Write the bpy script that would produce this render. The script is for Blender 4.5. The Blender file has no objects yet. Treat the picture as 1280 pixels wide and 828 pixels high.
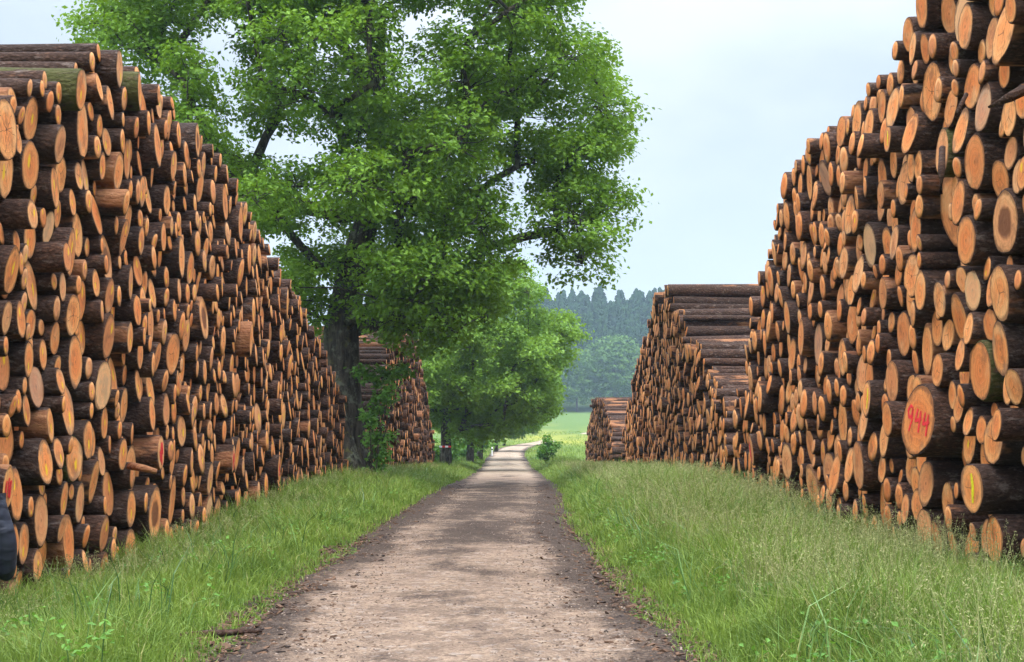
import bpy, math, random
import numpy as np
from mathutils import Vector, Matrix

random.seed(7)
rng = np.random.default_rng(11)
R = math.radians
SC = bpy.context.scene
COL = SC.collection

# ------------------------------------------------------------------ camera
F = 1700.0                      # focal length in pixels of a 1280 wide frame
KY = F / 1450                   # stretch of all distances along the track
CH = 1.45                       # eye height
PITCH = math.atan(131 / F)
YAW = math.atan(15 / F)
cam = bpy.data.cameras.new('camera')
cam.sensor_width = 36
cam.lens = 36 * F / 1280
cam.clip_start = .05
cam.clip_end = 6000
camo = bpy.data.objects.new('camera', cam)
COL.objects.link(camo)
camo.location = (0, 0, CH)
camo.rotation_euler = (math.pi / 2 + PITCH, 0, YAW)
SC.camera = camo
CM = np.array(camo.rotation_euler.to_matrix())


def ray(px, py):
    d = CM @ np.array([(px - 640) / F, (414 - py) / F, -1.0])
    return d


def atY(px, py, Y):
    d = ray(px, py)
    return np.array([0, 0, CH]) + d * (Y / d[1])


def atX(px, py, X):
    d = ray(px, py)
    return np.array([0, 0, CH]) + d * (X / d[0])


def proj(P):
    q = CM.T @ (np.asarray(P, float) - np.array([0, 0, CH]))
    return 640 + F * q[0] / -q[2], 414 - F * q[1] / -q[2], -q[2]


# ------------------------------------------------------------------ helpers
def smooth(a, b, x):
    t = np.clip((np.asarray(x, float) - a) / (b - a), 0, 1)
    return t * t * (3 - 2 * t)


def tag(o, label=None, cat=None, group=None, kind=None):
    if label: o['label'] = label
    if cat: o['category'] = cat
    if group: o['group'] = group
    if kind: o['kind'] = kind
    return o


def empty(name, loc):
    o = bpy.data.objects.new(name, None)
    o.location = loc
    o.empty_display_size = .3
    COL.objects.link(o)
    return o


def build(name, verts, polys, mats, parent=None, matidx=None, attrs=None, smooth_shade=False, loc=None):
    """polys: list of (n,k) int arrays"""
    me = bpy.data.meshes.new(name)
    verts = np.asarray(verts, np.float32)
    me.vertices.add(len(verts))
    me.vertices.foreach_set('co', verts.ravel())
    polys = [np.asarray(p, np.int32) for p in polys if len(p)]
    loops = np.concatenate([p.ravel() for p in polys])
    tot = np.concatenate([np.full(len(p), p.shape[1], np.int32) for p in polys])
    start = np.concatenate([[0], np.cumsum(tot)[:-1]]).astype(np.int32)
    me.loops.add(len(loops))
    me.loops.foreach_set('vertex_index', loops)
    me.polygons.add(len(tot))
    me.polygons.foreach_set('loop_start', start)
    me.polygons.foreach_set('loop_total', tot)
    if matidx is not None:
        me.polygons.foreach_set('material_index', np.asarray(matidx, np.int32))
    me.polygons.foreach_set('use_smooth', np.full(len(tot), smooth_shade, bool))
    me.update(calc_edges=True)
    for k, a in (attrs or {}).items():
        a = np.asarray(a, np.float32)
        if a.ndim == 1:
            at = me.attributes.new(k, 'FLOAT', 'POINT'); at.data.foreach_set('value', a)
        elif a.shape[1] == 3:
            at = me.attributes.new(k, 'FLOAT_VECTOR', 'POINT'); at.data.foreach_set('vector', a.ravel())
        else:
            at = me.attributes.new(k, 'FLOAT_COLOR', 'POINT'); at.data.foreach_set('color', a.ravel())
    for m in (mats if isinstance(mats, (list, tuple)) else [mats]):
        me.materials.append(m)
    o = bpy.data.objects.new(name, me)
    COL.objects.link(o)
    if parent: o.parent = parent
    if loc is not None: o.location = loc
    return o


class Geo:
    def __init__(s):
        s.v = []; s.q = []; s.t = []; s.n = 0; s.a = []

    def add(s, v, q=None, t=None, a=None):
        v = np.asarray(v, float)
        if q is not None and len(q): s.q.append(np.asarray(q) + s.n)
        if t is not None and len(t): s.t.append(np.asarray(t) + s.n)
        if a is not None: s.a.append(np.full(len(v), a))
        s.v.append(v); s.n += len(v)

    def tube(s, pts, rad, n=6, cap=True, a=None, wob=0.0):
        pts = np.asarray(pts, float); rad = np.asarray(rad, float)
        tan = np.gradient(pts, axis=0)
        tan /= np.linalg.norm(tan, axis=1)[:, None] + 1e-9
        ref = np.array([0.31, 0.83, 0.17]) if abs(tan[0][2]) > .7 else np.array([0.05, 0.02, 1.0])
        vs = []
        th = np.arange(n) * 2 * math.pi / n
        ph = rng.uniform(0, 6.28, 3)
        for k in range(len(pts)):
            u = np.cross(tan[k], ref); u /= np.linalg.norm(u) + 1e-9
            w = np.cross(tan[k], u)
            rr = rad[k] * (1 + wob * (np.sin(3 * th + ph[0] + k * .3) + .6 * np.sin(5 * th + ph[1] + k * .2)))
            vs.append(pts[k] + np.outer(np.cos(th) * rr, u) + np.outer(np.sin(th) * rr, w))
        v = np.concatenate(vs)
        i = np.arange(n); j = (i + 1) % n
        q = np.concatenate([np.stack([k * n + i, k * n + j, (k + 1) * n + j, (k + 1) * n + i], 1) for k in range(len(pts) - 1)])
        t = None
        if cap:
            m = len(v)
            v = np.concatenate([v, pts[:1], pts[-1:]])
            e = (len(pts) - 1) * n
            t = np.concatenate([np.stack([j, i, np.full(n, m)], 1), np.stack([e + i, e + j, np.full(n, m + 1)], 1)])
        s.add(v, q, t, a)

    def make(s, name, mats, parent=None, attr=None, smooth_shade=False, loc=None):
        v = np.concatenate(s.v)
        if loc is not None: v = v - np.asarray(loc)
        polys = []
        if s.q: polys.append(np.concatenate(s.q))
        if s.t: polys.append(np.concatenate(s.t))
        at = {attr: np.concatenate(s.a)} if attr and s.a else None
        return build(name, v, polys, mats, parent, attrs=at, smooth_shade=smooth_shade, loc=loc)


# ------------------------------------------------------------------ materials
class NT:
    def __init__(s, name):
        s.m = bpy.data.materials.new(name); s.m.use_nodes = True
        s.t = s.m.node_tree; s.t.nodes.clear()
        s.out = s.n('ShaderNodeOutputMaterial')

    def n(s, typ, ins=None, **kw):
        nd = s.t.nodes.new(typ)
        for k, v in kw.items(): setattr(nd, k, v)
        for k, v in (ins or {}).items():
            if isinstance(v, bpy.types.NodeSocket): s.t.links.new(v, nd.inputs[k])
            else: nd.inputs[k].default_value = v
        return nd

    def math(s, op, a, b=0.0, c=None, clamp=False):
        ins = {0: a, 1: b}
        if c is not None: ins[2] = c
        return s.n('ShaderNodeMath', ins, operation=op, use_clamp=clamp).outputs[0]

    def mix(s, f, a, b, blend='MIX'):
        nd = s.n('ShaderNodeMix', data_type='RGBA', blend_type=blend)
        for k, v in ((0, f), (6, a), (7, b)):
            if isinstance(v, bpy.types.NodeSocket): s.t.links.new(v, nd.inputs[k])
            else: nd.inputs[k].default_value = (*v, 1) if k else v
        return nd.outputs[2]

    def noise(s, vec, scale, detail=4, rough=.55, dist=0.0):
        return s.n('ShaderNodeTexNoise', {'Vector': vec, 'Scale': scale, 'Detail': detail, 'Roughness': rough, 'Distortion': dist}).outputs[0]

    def ramp(s, f, a, b, lo=0.0, hi=1.0):
        return s.n('ShaderNodeMapRange', {0: f, 1: a, 2: b, 3: lo, 4: hi}, interpolation_type='SMOOTHSTEP').outputs[0]

    def pos(s, scale=(1, 1, 1)):
        g = s.n('ShaderNodeNewGeometry').outputs['Position']
        return s.n('ShaderNodeVectorMath', {0: g, 1: scale}, operation='MULTIPLY').outputs[0]

    def attr(s, name):
        return s.n('ShaderNodeAttribute', attribute_name=name)

    def bump(s, h, strength, dist):
        return s.n('ShaderNodeBump', {'Height': h, 'Strength': strength, 'Distance': dist}).outputs[0]

    def finish(s, col, rough=.85, normal=None, spec=.25, trans=0.0, tcol=None):
        ins = {'Base Color': col, 'Roughness': rough, 'Specular IOR Level': spec}
        if normal is not None: ins['Normal'] = normal
        b = s.n('ShaderNodeBsdfPrincipled')
        for k, v in ins.items():
            if isinstance(v, bpy.types.NodeSocket): s.t.links.new(v, b.inputs[k])
            else: b.inputs[k].default_value = (*v, 1) if k == 'Base Color' else v
        sh = b.outputs[0]
        if trans:
            tr = s.n('ShaderNodeBsdfTranslucent')
            c = tcol if tcol is not None else col
            if isinstance(c, bpy.types.NodeSocket): s.t.links.new(c, tr.inputs[0])
            else: tr.inputs[0].default_value = (*c, 1)
            mx = s.n('ShaderNodeMixShader', {0: trans, 1: sh, 2: tr.outputs[0]})
            sh = mx.outputs[0]
        s.t.links.new(sh, s.out.inputs[0])
        return s.m


def plain(name, col, rough=.7, spec=.3):
    t = NT(name)
    n = t.noise(t.pos(), 40, 3)
    c = t.mix(t.ramp(n, .3, .7), tuple(x * .8 for x in col), tuple(min(1, x * 1.15) for x in col))
    return t.finish(c, rough, spec=spec)


def face_mat(name, tone=(1, 1, 1), dots=True, grey=0.0, heart=0.0, crack=False, pale=0.0):
    t = NT(name)
    rc = t.attr('rnd').outputs['Color']
    sp = t.n('ShaderNodeSeparateColor', {0: rc})
    r0, dx, dy = sp.outputs
    ra = t.attr('rnd').outputs['Alpha']
    uv = t.attr('pith').outputs['Vector']
    s3 = t.n('ShaderNodeSeparateXYZ', {0: uv})
    u, v, rad = s3.outputs
    P = t.pos()
    wob = t.noise(P, 7, 3)
    d = t.n('ShaderNodeVectorMath', {0: t.n('ShaderNodeCombineXYZ', {0: u, 1: v}).outputs[0]}, operation='LENGTH').outputs['Value']
    dw = t.math('ADD', d, t.math('MULTIPLY', t.math('SUBTRACT', wob, .5), .35))
    heartc = t.mix(r0, (.80, .225, .055), (.88, .32, .088))
    sap = t.mix(r0, (.84, .315, .085), (.90, .41, .135))
    c = t.mix(t.ramp(dw, .35, .85), heartc, sap)
    c = t.mix(t.math('MULTIPLY', t.ramp(dx, .6, 1.0), .38), c, (.55, .36, .20))
    c = t.mix(t.math('MULTIPLY', t.ramp(dy, .6, 1.0), .45), c, (.58, .16, .04))
    # annual rings
    ring = t.math('SINE', t.math('MULTIPLY', t.math('MULTIPLY', dw, rad), 260))
    ring2 = t.math('SINE', t.math('MULTIPLY', t.math('MULTIPLY', dw, rad), 90))
    c = t.mix(t.math('MULTIPLY', t.ramp(ring, -.2, 1), .18), c, (.42, .15, .045))
    c = t.mix(t.math('MULTIPLY', t.ramp(ring2, .2, 1), .22), c, (.40, .14, .04))
    # saw marks and stains
    st = t.noise(t.pos((3, 60, 9)), 1, 3)
    c = t.mix(t.math('MULTIPLY', t.ramp(st, .46, .72), .45), c, (.33, .12, .045))
    st2 = t.noise(P, 4.5, 5, .65)
    c = t.mix(t.math('MULTIPLY', t.ramp(st2, .48, .68), .62), c, (.25, .095, .04))
    c = t.mix(t.math('MULTIPLY', t.ramp(t.noise(P, 2.6, 3), .52, .7), .45), c, (.78, .46, .2))
    # drying checks and a dark pith on some ends
    an0 = t.math('ADD', t.math('MULTIPLY', t.math('ARCTAN2', v, u), 1.5), t.math('MULTIPLY', dx, 9))
    ck = t.math('MULTIPLY', t.math('ABSOLUTE', t.math('SINE', t.math('ADD', an0, t.math('MULTIPLY', wob, 1.2)))), d)
    ckm = t.math('MULTIPLY', t.math('MULTIPLY', t.ramp(ck, .035, .012), t.ramp(d, .75, .4)), t.ramp(r0, .55, .7))
    c = t.mix(t.math('MULTIPLY', ckm, .75), c, (.10, .04, .018))
    c = t.mix(t.math('MULTIPLY', t.ramp(d, .09, .03), .6), c, (.22, .07, .02))
    # blue stain creeping in from the bark
    bs = t.math('MULTIPLY', t.ramp(t.math('ADD', d, t.math('MULTIPLY', t.math('SUBTRACT', st2, .5), 1.4)), .72, 1.0), t.ramp(dy, .45, .2))
    c = t.mix(t.math('MULTIPLY', bs, .38), c, (.30, .20, .13))
    if heart:
        c = t.mix(t.math('MULTIPLY', t.ramp(dw, .62, .42), heart), c, (.13, .045, .018))
    if grey:
        c = t.mix(grey, c, t.mix(wob, (.25, .19, .14), (.38, .30, .23)))
    if pale:
        c = t.mix(pale, c, (.82, .62, .34))
    if crack:
        ang = t.math('ARCTAN2', v, u)
        a2 = t.math('ADD', t.math('MULTIPLY', ang, 3.5), t.math('MULTIPLY', t.math('SUBTRACT', wob, .5), 3.0))
        line = t.math('ABSOLUTE', t.math('SINE', a2))
        wd = t.math('MULTIPLY', line, d)
        m = t.math('MULTIPLY', t.ramp(wd, .045, .015), t.ramp(d, .95, .7))
        c = t.mix(t.math('MULTIPLY', m, .9), c, (.06, .025, .012))
    # rim, darker next to the bark
    c = t.mix(t.math('MULTIPLY', t.ramp(t.math('ADD', d, t.math('MULTIPLY', t.math('SUBTRACT', t.noise(P, 22, 3), .5), .25)), .84, .97), .75), c, (.16, .07, .03))
    if dots:
        nz = t.noise(P, 16, 3)
        ex = t.math('SUBTRACT', u, t.math('MULTIPLY', t.math('SUBTRACT', dx, .5), .7))
        ey = t.math('MULTIPLY', t.math('SUBTRACT', v, t.math('MULTIPLY', t.math('SUBTRACT', dy, .5), .9)), .55)
        dd = t.math('SQRT', t.math('ADD', t.math('MULTIPLY', ex, ex), t.math('MULTIPLY', ey, ey)))
        dd = t.math('ADD', dd, t.math('MULTIPLY', t.math('SUBTRACT', nz, .5), .22))
        m = t.math('MULTIPLY', t.ramp(dd, .20, .08), ra)
        c = t.mix(m, c, (.80, .50, .02))
    if tone != (1, 1, 1):
        c = t.mix(1.0, c, tone, 'MULTIPLY')
    c = t.mix(t.math('MULTIPLY', t.ramp(t.noise(t.n('ShaderNodeCombineXYZ', {0: dx, 1: dy, 2: r0}).outputs[0], 40, 1), .5, .75), .35), c, t.mix(1.0, c, (.55, .47, .42), 'MULTIPLY'))
    h = t.math('ADD', t.math('MULTIPLY', ring2, .15), t.math('ADD', st, t.math('MULTIPLY', t.noise(P, 90, 3), .6)))
    return t.finish(c, .8, t.bump(h, .35, .012), .2)


def bark_mat(name, strip=0.0, moss=0.0):
    t = NT(name)
    rc = t.attr('rnd').outputs['Color']
    r0, r1, r2 = t.n('ShaderNodeSeparateColor', {0: rc}).outputs
    P = t.pos((.45, 1, 1))
    n1 = t.noise(P, 6, 6, .65)
    n2 = t.noise(P, 38, 5, .7, .6)
    n3 = t.noise(t.pos((.3, 1, 1)), 2.3, 4, .6)
    c = t.mix(t.ramp(n2, .35, .65), t.mix(r1, (.014, .009, .007), (.036, .018, .010)), t.mix(r2, (.066, .048, .040), (.16, .078, .048)))
    c = t.mix(t.ramp(n1, .5, .7), c, (.115, .06, .038))
    vo = t.n('ShaderNodeTexVoronoi', {'Vector': t.pos((.6, 1, 1)), 'Scale': 26, 'Randomness': 1}, feature='F1').outputs[0]
    c = t.mix(t.math('MULTIPLY', t.ramp(vo, .25, .55), .6), c, (.035, .02, .014))
    # grey flakes
    c = t.mix(t.math('MULTIPLY', t.ramp(t.noise(P, 14, 4, .7), .56, .68), .6), c, (.19, .145, .12))
    # bark scraped off by the harvester: bare reddish inner bark
    thr = t.math('SUBTRACT', .735 - strip, t.math('MULTIPLY', t.math('POWER', r0, 2.0), .27))
    m = t.ramp(t.math('SUBTRACT', n3, thr), -.02, .05)
    inner = t.mix(t.ramp(t.noise(t.pos((.25, 3, 3)), 5, 4), .35, .65), (.22, .085, .038), (.40, .19, .09))
    c = t.mix(t.math('MULTIPLY', m, .9), c, inner)
    if moss:
        mm = t.ramp(t.noise(P, 5, 5, .7), .36, .5)
        c = t.mix(t.math('MULTIPLY', mm, moss), c, t.mix(n2, (.05, .07, .012), (.12, .14, .03)))
    h = t.math('ADD', n2, t.math('MULTIPLY', vo, -.8))
    h = t.math('ADD', h, t.math('MULTIPLY', m, -.4))
    return t.finish(c, .88, t.bump(h, .8, .03), .12)


def leaf_mat(name, dark, light, trans=.3, rough=.5):
    t = NT(name)
    a = t.attr('tint').outputs['Fac']
    n = t.noise(t.pos(), .35, 3)
    f = t.math('ADD', t.math('MULTIPLY', a, .7), t.math('MULTIPLY', t.ramp(n, .3, .7), .3))
    c = t.mix(f, dark, light)
    tc = t.mix(.5, c, (light[0] * 1.3, light[1] * 1.15, light[2] * .6))
    return t.finish(c, rough, spec=.3, trans=trans, tcol=tc)


def tree_bark(name, lich=.5):
    t = NT(name)
    P = t.pos((1, 1, .25))
    n = t.noise(P, 9, 6, .7, .4)
    c = t.mix(t.ramp(n, .35, .65), (.022, .018, .014), (.10, .085, .065))
    c = t.mix(t.math('MULTIPLY', t.ramp(t.noise(t.pos(), 2.6, 5, .7), .52, .64), lich), c, (.20, .21, .15))
    c = t.mix(t.math('MULTIPLY', t.ramp(t.noise(t.pos(), 3.7, 4, .7), .56, .66), lich * .8), c, (.13, .13, .035))
    return t.finish(c, .9, t.bump(n, 1.0, .08), .15)


FACE = face_mat('cut_wood')
FACES = {
    'grey': face_mat('weathered_cut_wood', grey=.45, dots=False),
    'heart': face_mat('dark_hearted_cut_wood', heart=.85, dots=False),
    'star': face_mat('cracked_cut_wood', crack=True, dots=False),
    'pale': face_mat('pale_cut_wood', pale=.38, dots=False),
}
BARK = bark_mat('log_bark')
BARKS = {'moss': bark_mat('mossy_bark', moss=.5), 'bare': bark_mat('stripped_bark', strip=.35)}
RED = plain('red_spray_paint', (.68, .03, .035), .55)
YEL = plain('yellow_spray_paint', (.72, .66, .02), .55)
OAKBARK = tree_bark('oak_bark', .75)
DKBARK = tree_bark('dark_tree_bark', .3)
STUB = tree_bark('lichen_grey_wood', 1.0)


# ------------------------------------------------------------------ terrain
HY = [-80, 0, 30, 52, 80, 105, 140, 200, 260, 350, 450, 475, 545, 640, 900, 3000]
HZ = [0, 0, 0, -.42, -.75, -.55, -.15, .35, 1.8, 5.6, 10.5, 14, 43, 55, 60, 60]
CY = [-80, 7.6, 12.7, 20, 28.5, 44, 60, 82, 105, 125, 150, 180, 215, 245, 270]
CX = [.3, -.45, -.72, -.8, -.72, -.75, -.88, -1.25, -1.6, -1.75, -1.1, 1.0, 5.0, 10.5, 16]
HY = [v * KY if v > 0 else v for v in HY]; CY = [v * KY if v > 0 else v for v in CY]
_yy = np.linspace(-80, 3000, 6161)
def _sm(a, k):
    p = np.pad(a, k, mode='edge'); ker = np.hanning(2 * k + 1); ker /= ker.sum()
    return np.convolve(p, ker, 'valid')
_hz = _sm(np.interp(_yy, HY, HZ), 20)
_cx = _sm(np.interp(_yy, CY, CX), 14)
def hz(Y): return np.interp(Y, _yy, _hz)
def cx(Y): return np.interp(Y, _yy, _cx)


def wav(X, Y, s, k):
    return (np.sin(X * 1.7 / s + k) * np.cos(Y * 1.3 / s + 2 * k) + np.sin((X * .8 + Y * 1.1) / s * 1.9 + 3 * k) * .6
            + np.sin((X * 2.3 - Y * 2.9) / s + 5 * k) * .4) / 2


ROADW = 1.62
def wf(Y): return .30 * smooth(20, 48, Y)
def gz(X, Y):
    X = np.asarray(X, float); Y = np.asarray(Y, float)
    d = X - cx(Y)
    d = np.sign(d) * np.maximum(0, np.abs(d) - wf(Y))
    z = hz(Y)
    right = -.14 + .26 * smooth(13, 26, Y) - .22 * smooth(28, 55, Y) + .1 * smooth(80, 130, Y)
    left = -.32 + .42 * smooth(14, 34, Y)
    z = z + np.where(d > 0, right * smooth(ROADW, 4.6, d), left * smooth(ROADW + .3, 4.0, -d))
    z = z - .05 * smooth(ROADW + .35, ROADW - .25, np.abs(d))
    z = z + wav(X, Y, 1.3, 1.0) * .03 * smooth(ROADW, ROADW + .8, np.abs(d))
    far = smooth(110, 300, Y)
    z = z + far * (wav(X, Y, 40, 2.0) * .5 + np.minimum(0, -(np.abs(X) - 160)) * .01)
    return z


gx = np.unique(np.round(np.concatenate([np.arange(-9, 9.01, .3), np.arange(-40, 40.1, 2.5), np.arange(-160, 161, 20), [-1800, -1000, -600, -400, -280, -220, 220, 280, 400, 600, 1000, 1800]]), 3))
gy = np.unique(np.round(np.concatenate([np.arange(-20, 60, .6), np.arange(60, 300, 2.5), np.arange(300, 780, 8), [-80, -50, -30, 820, 900, 1000, 1400, 2000, 3000]]), 3))
GX, GY = np.meshgrid(gx, gy)
GV = np.stack([GX, GY, gz(GX, GY)], -1).reshape(-1, 3)
nx, ny = len(gx), len(gy)
ii, jj = np.meshgrid(np.arange(nx - 1), np.arange(ny - 1))
b0 = (jj * nx + ii).ravel()
GQ = np.stack([b0, b0 + 1, b0 + nx + 1, b0 + nx], 1)

t = NT('meadow_ground')
P = t.pos()
n1 = t.noise(P, .05, 5, .6); n2 = t.noise(P, 1.2, 5, .7); n3 = t.noise(P, 25, 4, .7)
c = t.mix(t.ramp(n2, .3, .7), (.055, .10, .02), (.115, .19, .035))
c = t.mix(t.ramp(n3, .35, .7), c, (.09, .135, .03))
yy = t.n('ShaderNodeSeparateXYZ', {0: P}).outputs[1]
fld = t.math('MULTIPLY', t.ramp(yy, 110, 200), t.ramp(yy, 400, 330))
c = t.mix(t.math('MULTIPLY', fld, t.ramp(t.noise(t.pos((1, .35, 1)), .035, 4), .4, .62)), c, (.27, .26, .04))
soil = t.math('MULTIPLY', t.ramp(yy, 30, 20), t.ramp(n2, .5, .62))
c = t.mix(t.math('MULTIPLY', soil, .55), c, (.045, .032, .02))
GROUND = t.finish(c, .95, t.bump(n3, .6, .06), .1)
g = build('meadow_ground', GV, [GQ], GROUND, smooth_shade=True)
tag(g, kind='structure')

# road: one strip draped on the terrain
ry = np.concatenate([np.arange(-12, 60, .25), np.arange(60, 316, 1.0)])
ru = np.linspace(-1, 1, 15)
edge_l = ROADW + wf(ry) + .14 * wav(ry * 0 + 5, ry, 2.1, .9) + .16 * wav(ry * 0 + 3, ry, .9, .4) + .1 * wav(ry * 0, ry, .33, 1.4)
edge_r = ROADW + wf(ry) + .14 * wav(ry * 0 + 2, ry, 1.9, .2) + .12 * wav(ry * 0 + 9, ry, .9, 2.4) + .1 * wav(ry * 0, ry, .35, 3.4)
RX = cx(ry)[:, None] + np.where(ru[None] < 0, ru[None] * edge_l[:, None], ru[None] * edge_r[:, None])
RYm = np.repeat(ry[:, None], len(ru), 1)
RZ = hz(RYm) + .012 + .03 * (1 - np.abs(ru[None]) ** 2) - .012 * np.exp(-((np.abs(ru[None]) - .5) / .16) ** 2) + .006 * wav(RX, RYm, .35, .7)
RZ[:, 0] -= .06; RZ[:, -1] -= .06
RV = np.stack([RX, RYm, RZ], -1).reshape(-1, 3)
nu = len(ru)
ii, jj = np.meshgrid(np.arange(nu - 1), np.arange(len(ry) - 1))
b0 = (jj * nu + ii).ravel()
RQ = np.stack([b0, b0 + 1, b0 + nu + 1, b0 + nu], 1)
across = np.tile(np.abs(ru), len(ry))
side = np.tile(ru, len(ry))
t = NT('gravel_track')
P = t.pos()
acr = t.attr('across').outputs['Fac']
sd = t.attr('side').outputs['Fac']
yy = t.n('ShaderNodeSeparateXYZ', {0: P}).outputs[1]
v1 = t.n('ShaderNodeTexVoronoi', {'Vector': P, 'Scale': 42, 'Randomness': 1}, feature='F1')
v2 = t.n('ShaderNodeTexVoronoi', {'Vector': P, 'Scale': 17, 'Randomness': 1}, feature='F1')
peb = t.n('ShaderNodeSeparateColor', {0: v1.outputs['Color']}).outputs[0]
peb2 = t.n('ShaderNodeSeparateColor', {0: v2.outputs['Color']}).outputs[1]
c = t.mix(peb, (.23, .155, .106), (.46, .328, .225))
c = t.mix(t.math('MULTIPLY', t.ramp(peb2, .85, .92), .35), c, (.50, .43, .37))
c = t.mix(t.math('MULTIPLY', t.ramp(peb2, .12, .05), .45), c, (.06, .045, .04))
c = t.mix(t.math('MULTIPLY', t.ramp(t.noise(P, 2.2, 8, .75), .42, .66), .6), c, (.17, .115, .085))
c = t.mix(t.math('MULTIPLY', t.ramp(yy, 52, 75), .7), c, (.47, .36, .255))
# trodden-in bark and soil: heavier at the sides and between the two stacks
dn = t.noise(t.pos((1, .45, 1)), .75, 8, .66, .2)
fine = t.noise(t.pos((1, .6, 1)), 7, 8, .85)
band = t.math('MULTIPLY', t.ramp(yy, 11, 22), t.ramp(yy, 54, 40))
amt = t.math('ADD', t.math('MULTIPLY', t.ramp(acr, .5, 1.05), .27), t.math('MULTIPLY', band, .15))
amt = t.math('ADD', amt, t.math('MULTIPLY', t.math('SUBTRACT', t.noise(P, 1.1, 4, .6), .5), .30))
amt = t.math('ADD', amt, t.math('MULTIPLY', t.math('MULTIPLY', t.ramp(sd, .1, .8), t.ramp(yy, 34, 8)), .05))
key = t.math('ADD', t.math('ADD', t.math('MULTIPLY', dn, .62), t.math('MULTIPLY', fine, .40)), amt)
trk = t.math('MULTIPLY', t.ramp(t.math('ABSOLUTE', t.math('SUBTRACT', acr, .47)), .22, .05), -.05)
key = t.math('ADD', key, trk)
mid = t.math('MULTIPLY', t.ramp(acr, .3, .05), .035)
key = t.math('ADD', key, mid)
key = t.math('ADD', key, t.math('MULTIPLY', t.math('SUBTRACT', peb, .5), .13))
key = t.math('ADD', key, t.math('MULTIPLY', t.math('SUBTRACT', t.noise(t.pos((1, .8, 1)), 30, 3, .8), .5), .22))
dirt = t.ramp(key, .54, .67)
c = t.mix(t.math('MULTIPLY', dirt, .88), c, t.mix(t.math('MULTIPLY', peb, t.math('ADD', fine, .35)), (.012, .009, .008), (.105, .072, .055)))
hgt = t.math('ADD', t.math('MULTIPLY', v1.outputs['Distance'], -1), t.math('MULTIPLY', v2.outputs['Distance'], -.6))
hgt = t.math('ADD', hgt, t.math('MULTIPLY', fine, .8))
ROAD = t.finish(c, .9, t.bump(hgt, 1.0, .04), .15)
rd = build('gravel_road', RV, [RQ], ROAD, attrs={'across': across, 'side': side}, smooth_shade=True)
tag(rd, kind='structure')

# ------------------------------------------------------------------ log stacks
CLS = np.array([.10, .122, .145, .168, .192, .215, .24, .27, .31, .355, .41])


def pack(y0, y1, top, floorz, weights, seeds=(), seed=1):
    y0 *= KY; y1 *= KY; top = (np.array(top[0]) * KY, top[1])
    rg = np.random.default_rng(seed)
    ys = np.arange(y0, y1, .012)
    tp = np.interp(ys, top[0], top[1])
    fl = floorz(ys)
    H = [fl + r for r in CLS]
    jit = [np.interp(ys, np.arange(y0 - 1, y1 + 1, .35), rg.uniform(0, .22, len(np.arange(y0 - 1, y1 + 1, .35)))) for _ in range(6)]
    out = []
    seeds = [list(s) + [False] for s in seeds]
    w = np.array(weights, float); w /= w.sum()
    fails = 0
    def put(y, z, r, info=None):
        out.append((y, z, r * rg.uniform(.95, 1.0), info))
        for k, rc in enumerate(CLS):
            s = r + rc
            a = np.searchsorted(ys, y - s); b = np.searchsorted(ys, y + s)
            dy = ys[a:b] - y
            H[k][a:b] = np.maximum(H[k][a:b], z + np.sqrt(np.maximum(0, s * s - dy * dy)))
    while fails < 60 and len(out) < 1500:
        for s in seeds:
            if s[-1]: continue
            k = int(np.argmin(np.abs(CLS - s[2])))
            a = np.searchsorted(ys, s[0] - .10); b = np.searchsorted(ys, s[0] + .10)
            if b <= a: s[-1] = True; continue
            h = H[k][a:b]
            m = a + int(np.argmin(h))
            if H[k][m] > s[1] + .3: s[-1] = True
            elif H[k][m] > s[1] - .07:
                s[-1] = True
                put(ys[m], H[k][m], CLS[k], s[3])
        k = rg.choice(len(CLS), p=w)
        ok = False
        for kk in range(k, -1, -1):
            ok_mask = H[kk] + CLS[kk] <= tp + .03
            # leave room for seeds not placed yet
            for s in seeds:
                if not s[-1]:
                    ok_mask &= ~(((ys - s[0]) ** 2 + (H[kk] - s[1]) ** 2) < (s[2] + CLS[kk] - .06) ** 2)
            if ok_mask.any():
                h = np.where(ok_mask, H[kk] + jit[rg.integers(6)], 1e9)
                m = int(np.argmin(h))
                put(ys[m], H[kk][m], CLS[kk]); ok = True
                break
        if not ok:
            # force the lowest waiting seed, or stop
            rest = [s for s in seeds if not s[-1]]
            if rest: min(rest, key=lambda s: s[1])[-1] = True
            else: fails += 20
    return out


XL, XR = -5.0, 4.5
def sd(px, py, h, X, info=None):
    X = X - math.copysign(.2 if info == '944' else .16 if info else 0, X)
    p = atX(px, py, X)
    return (p[1], p[2], .5 * h * p[1] / F, info)

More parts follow.
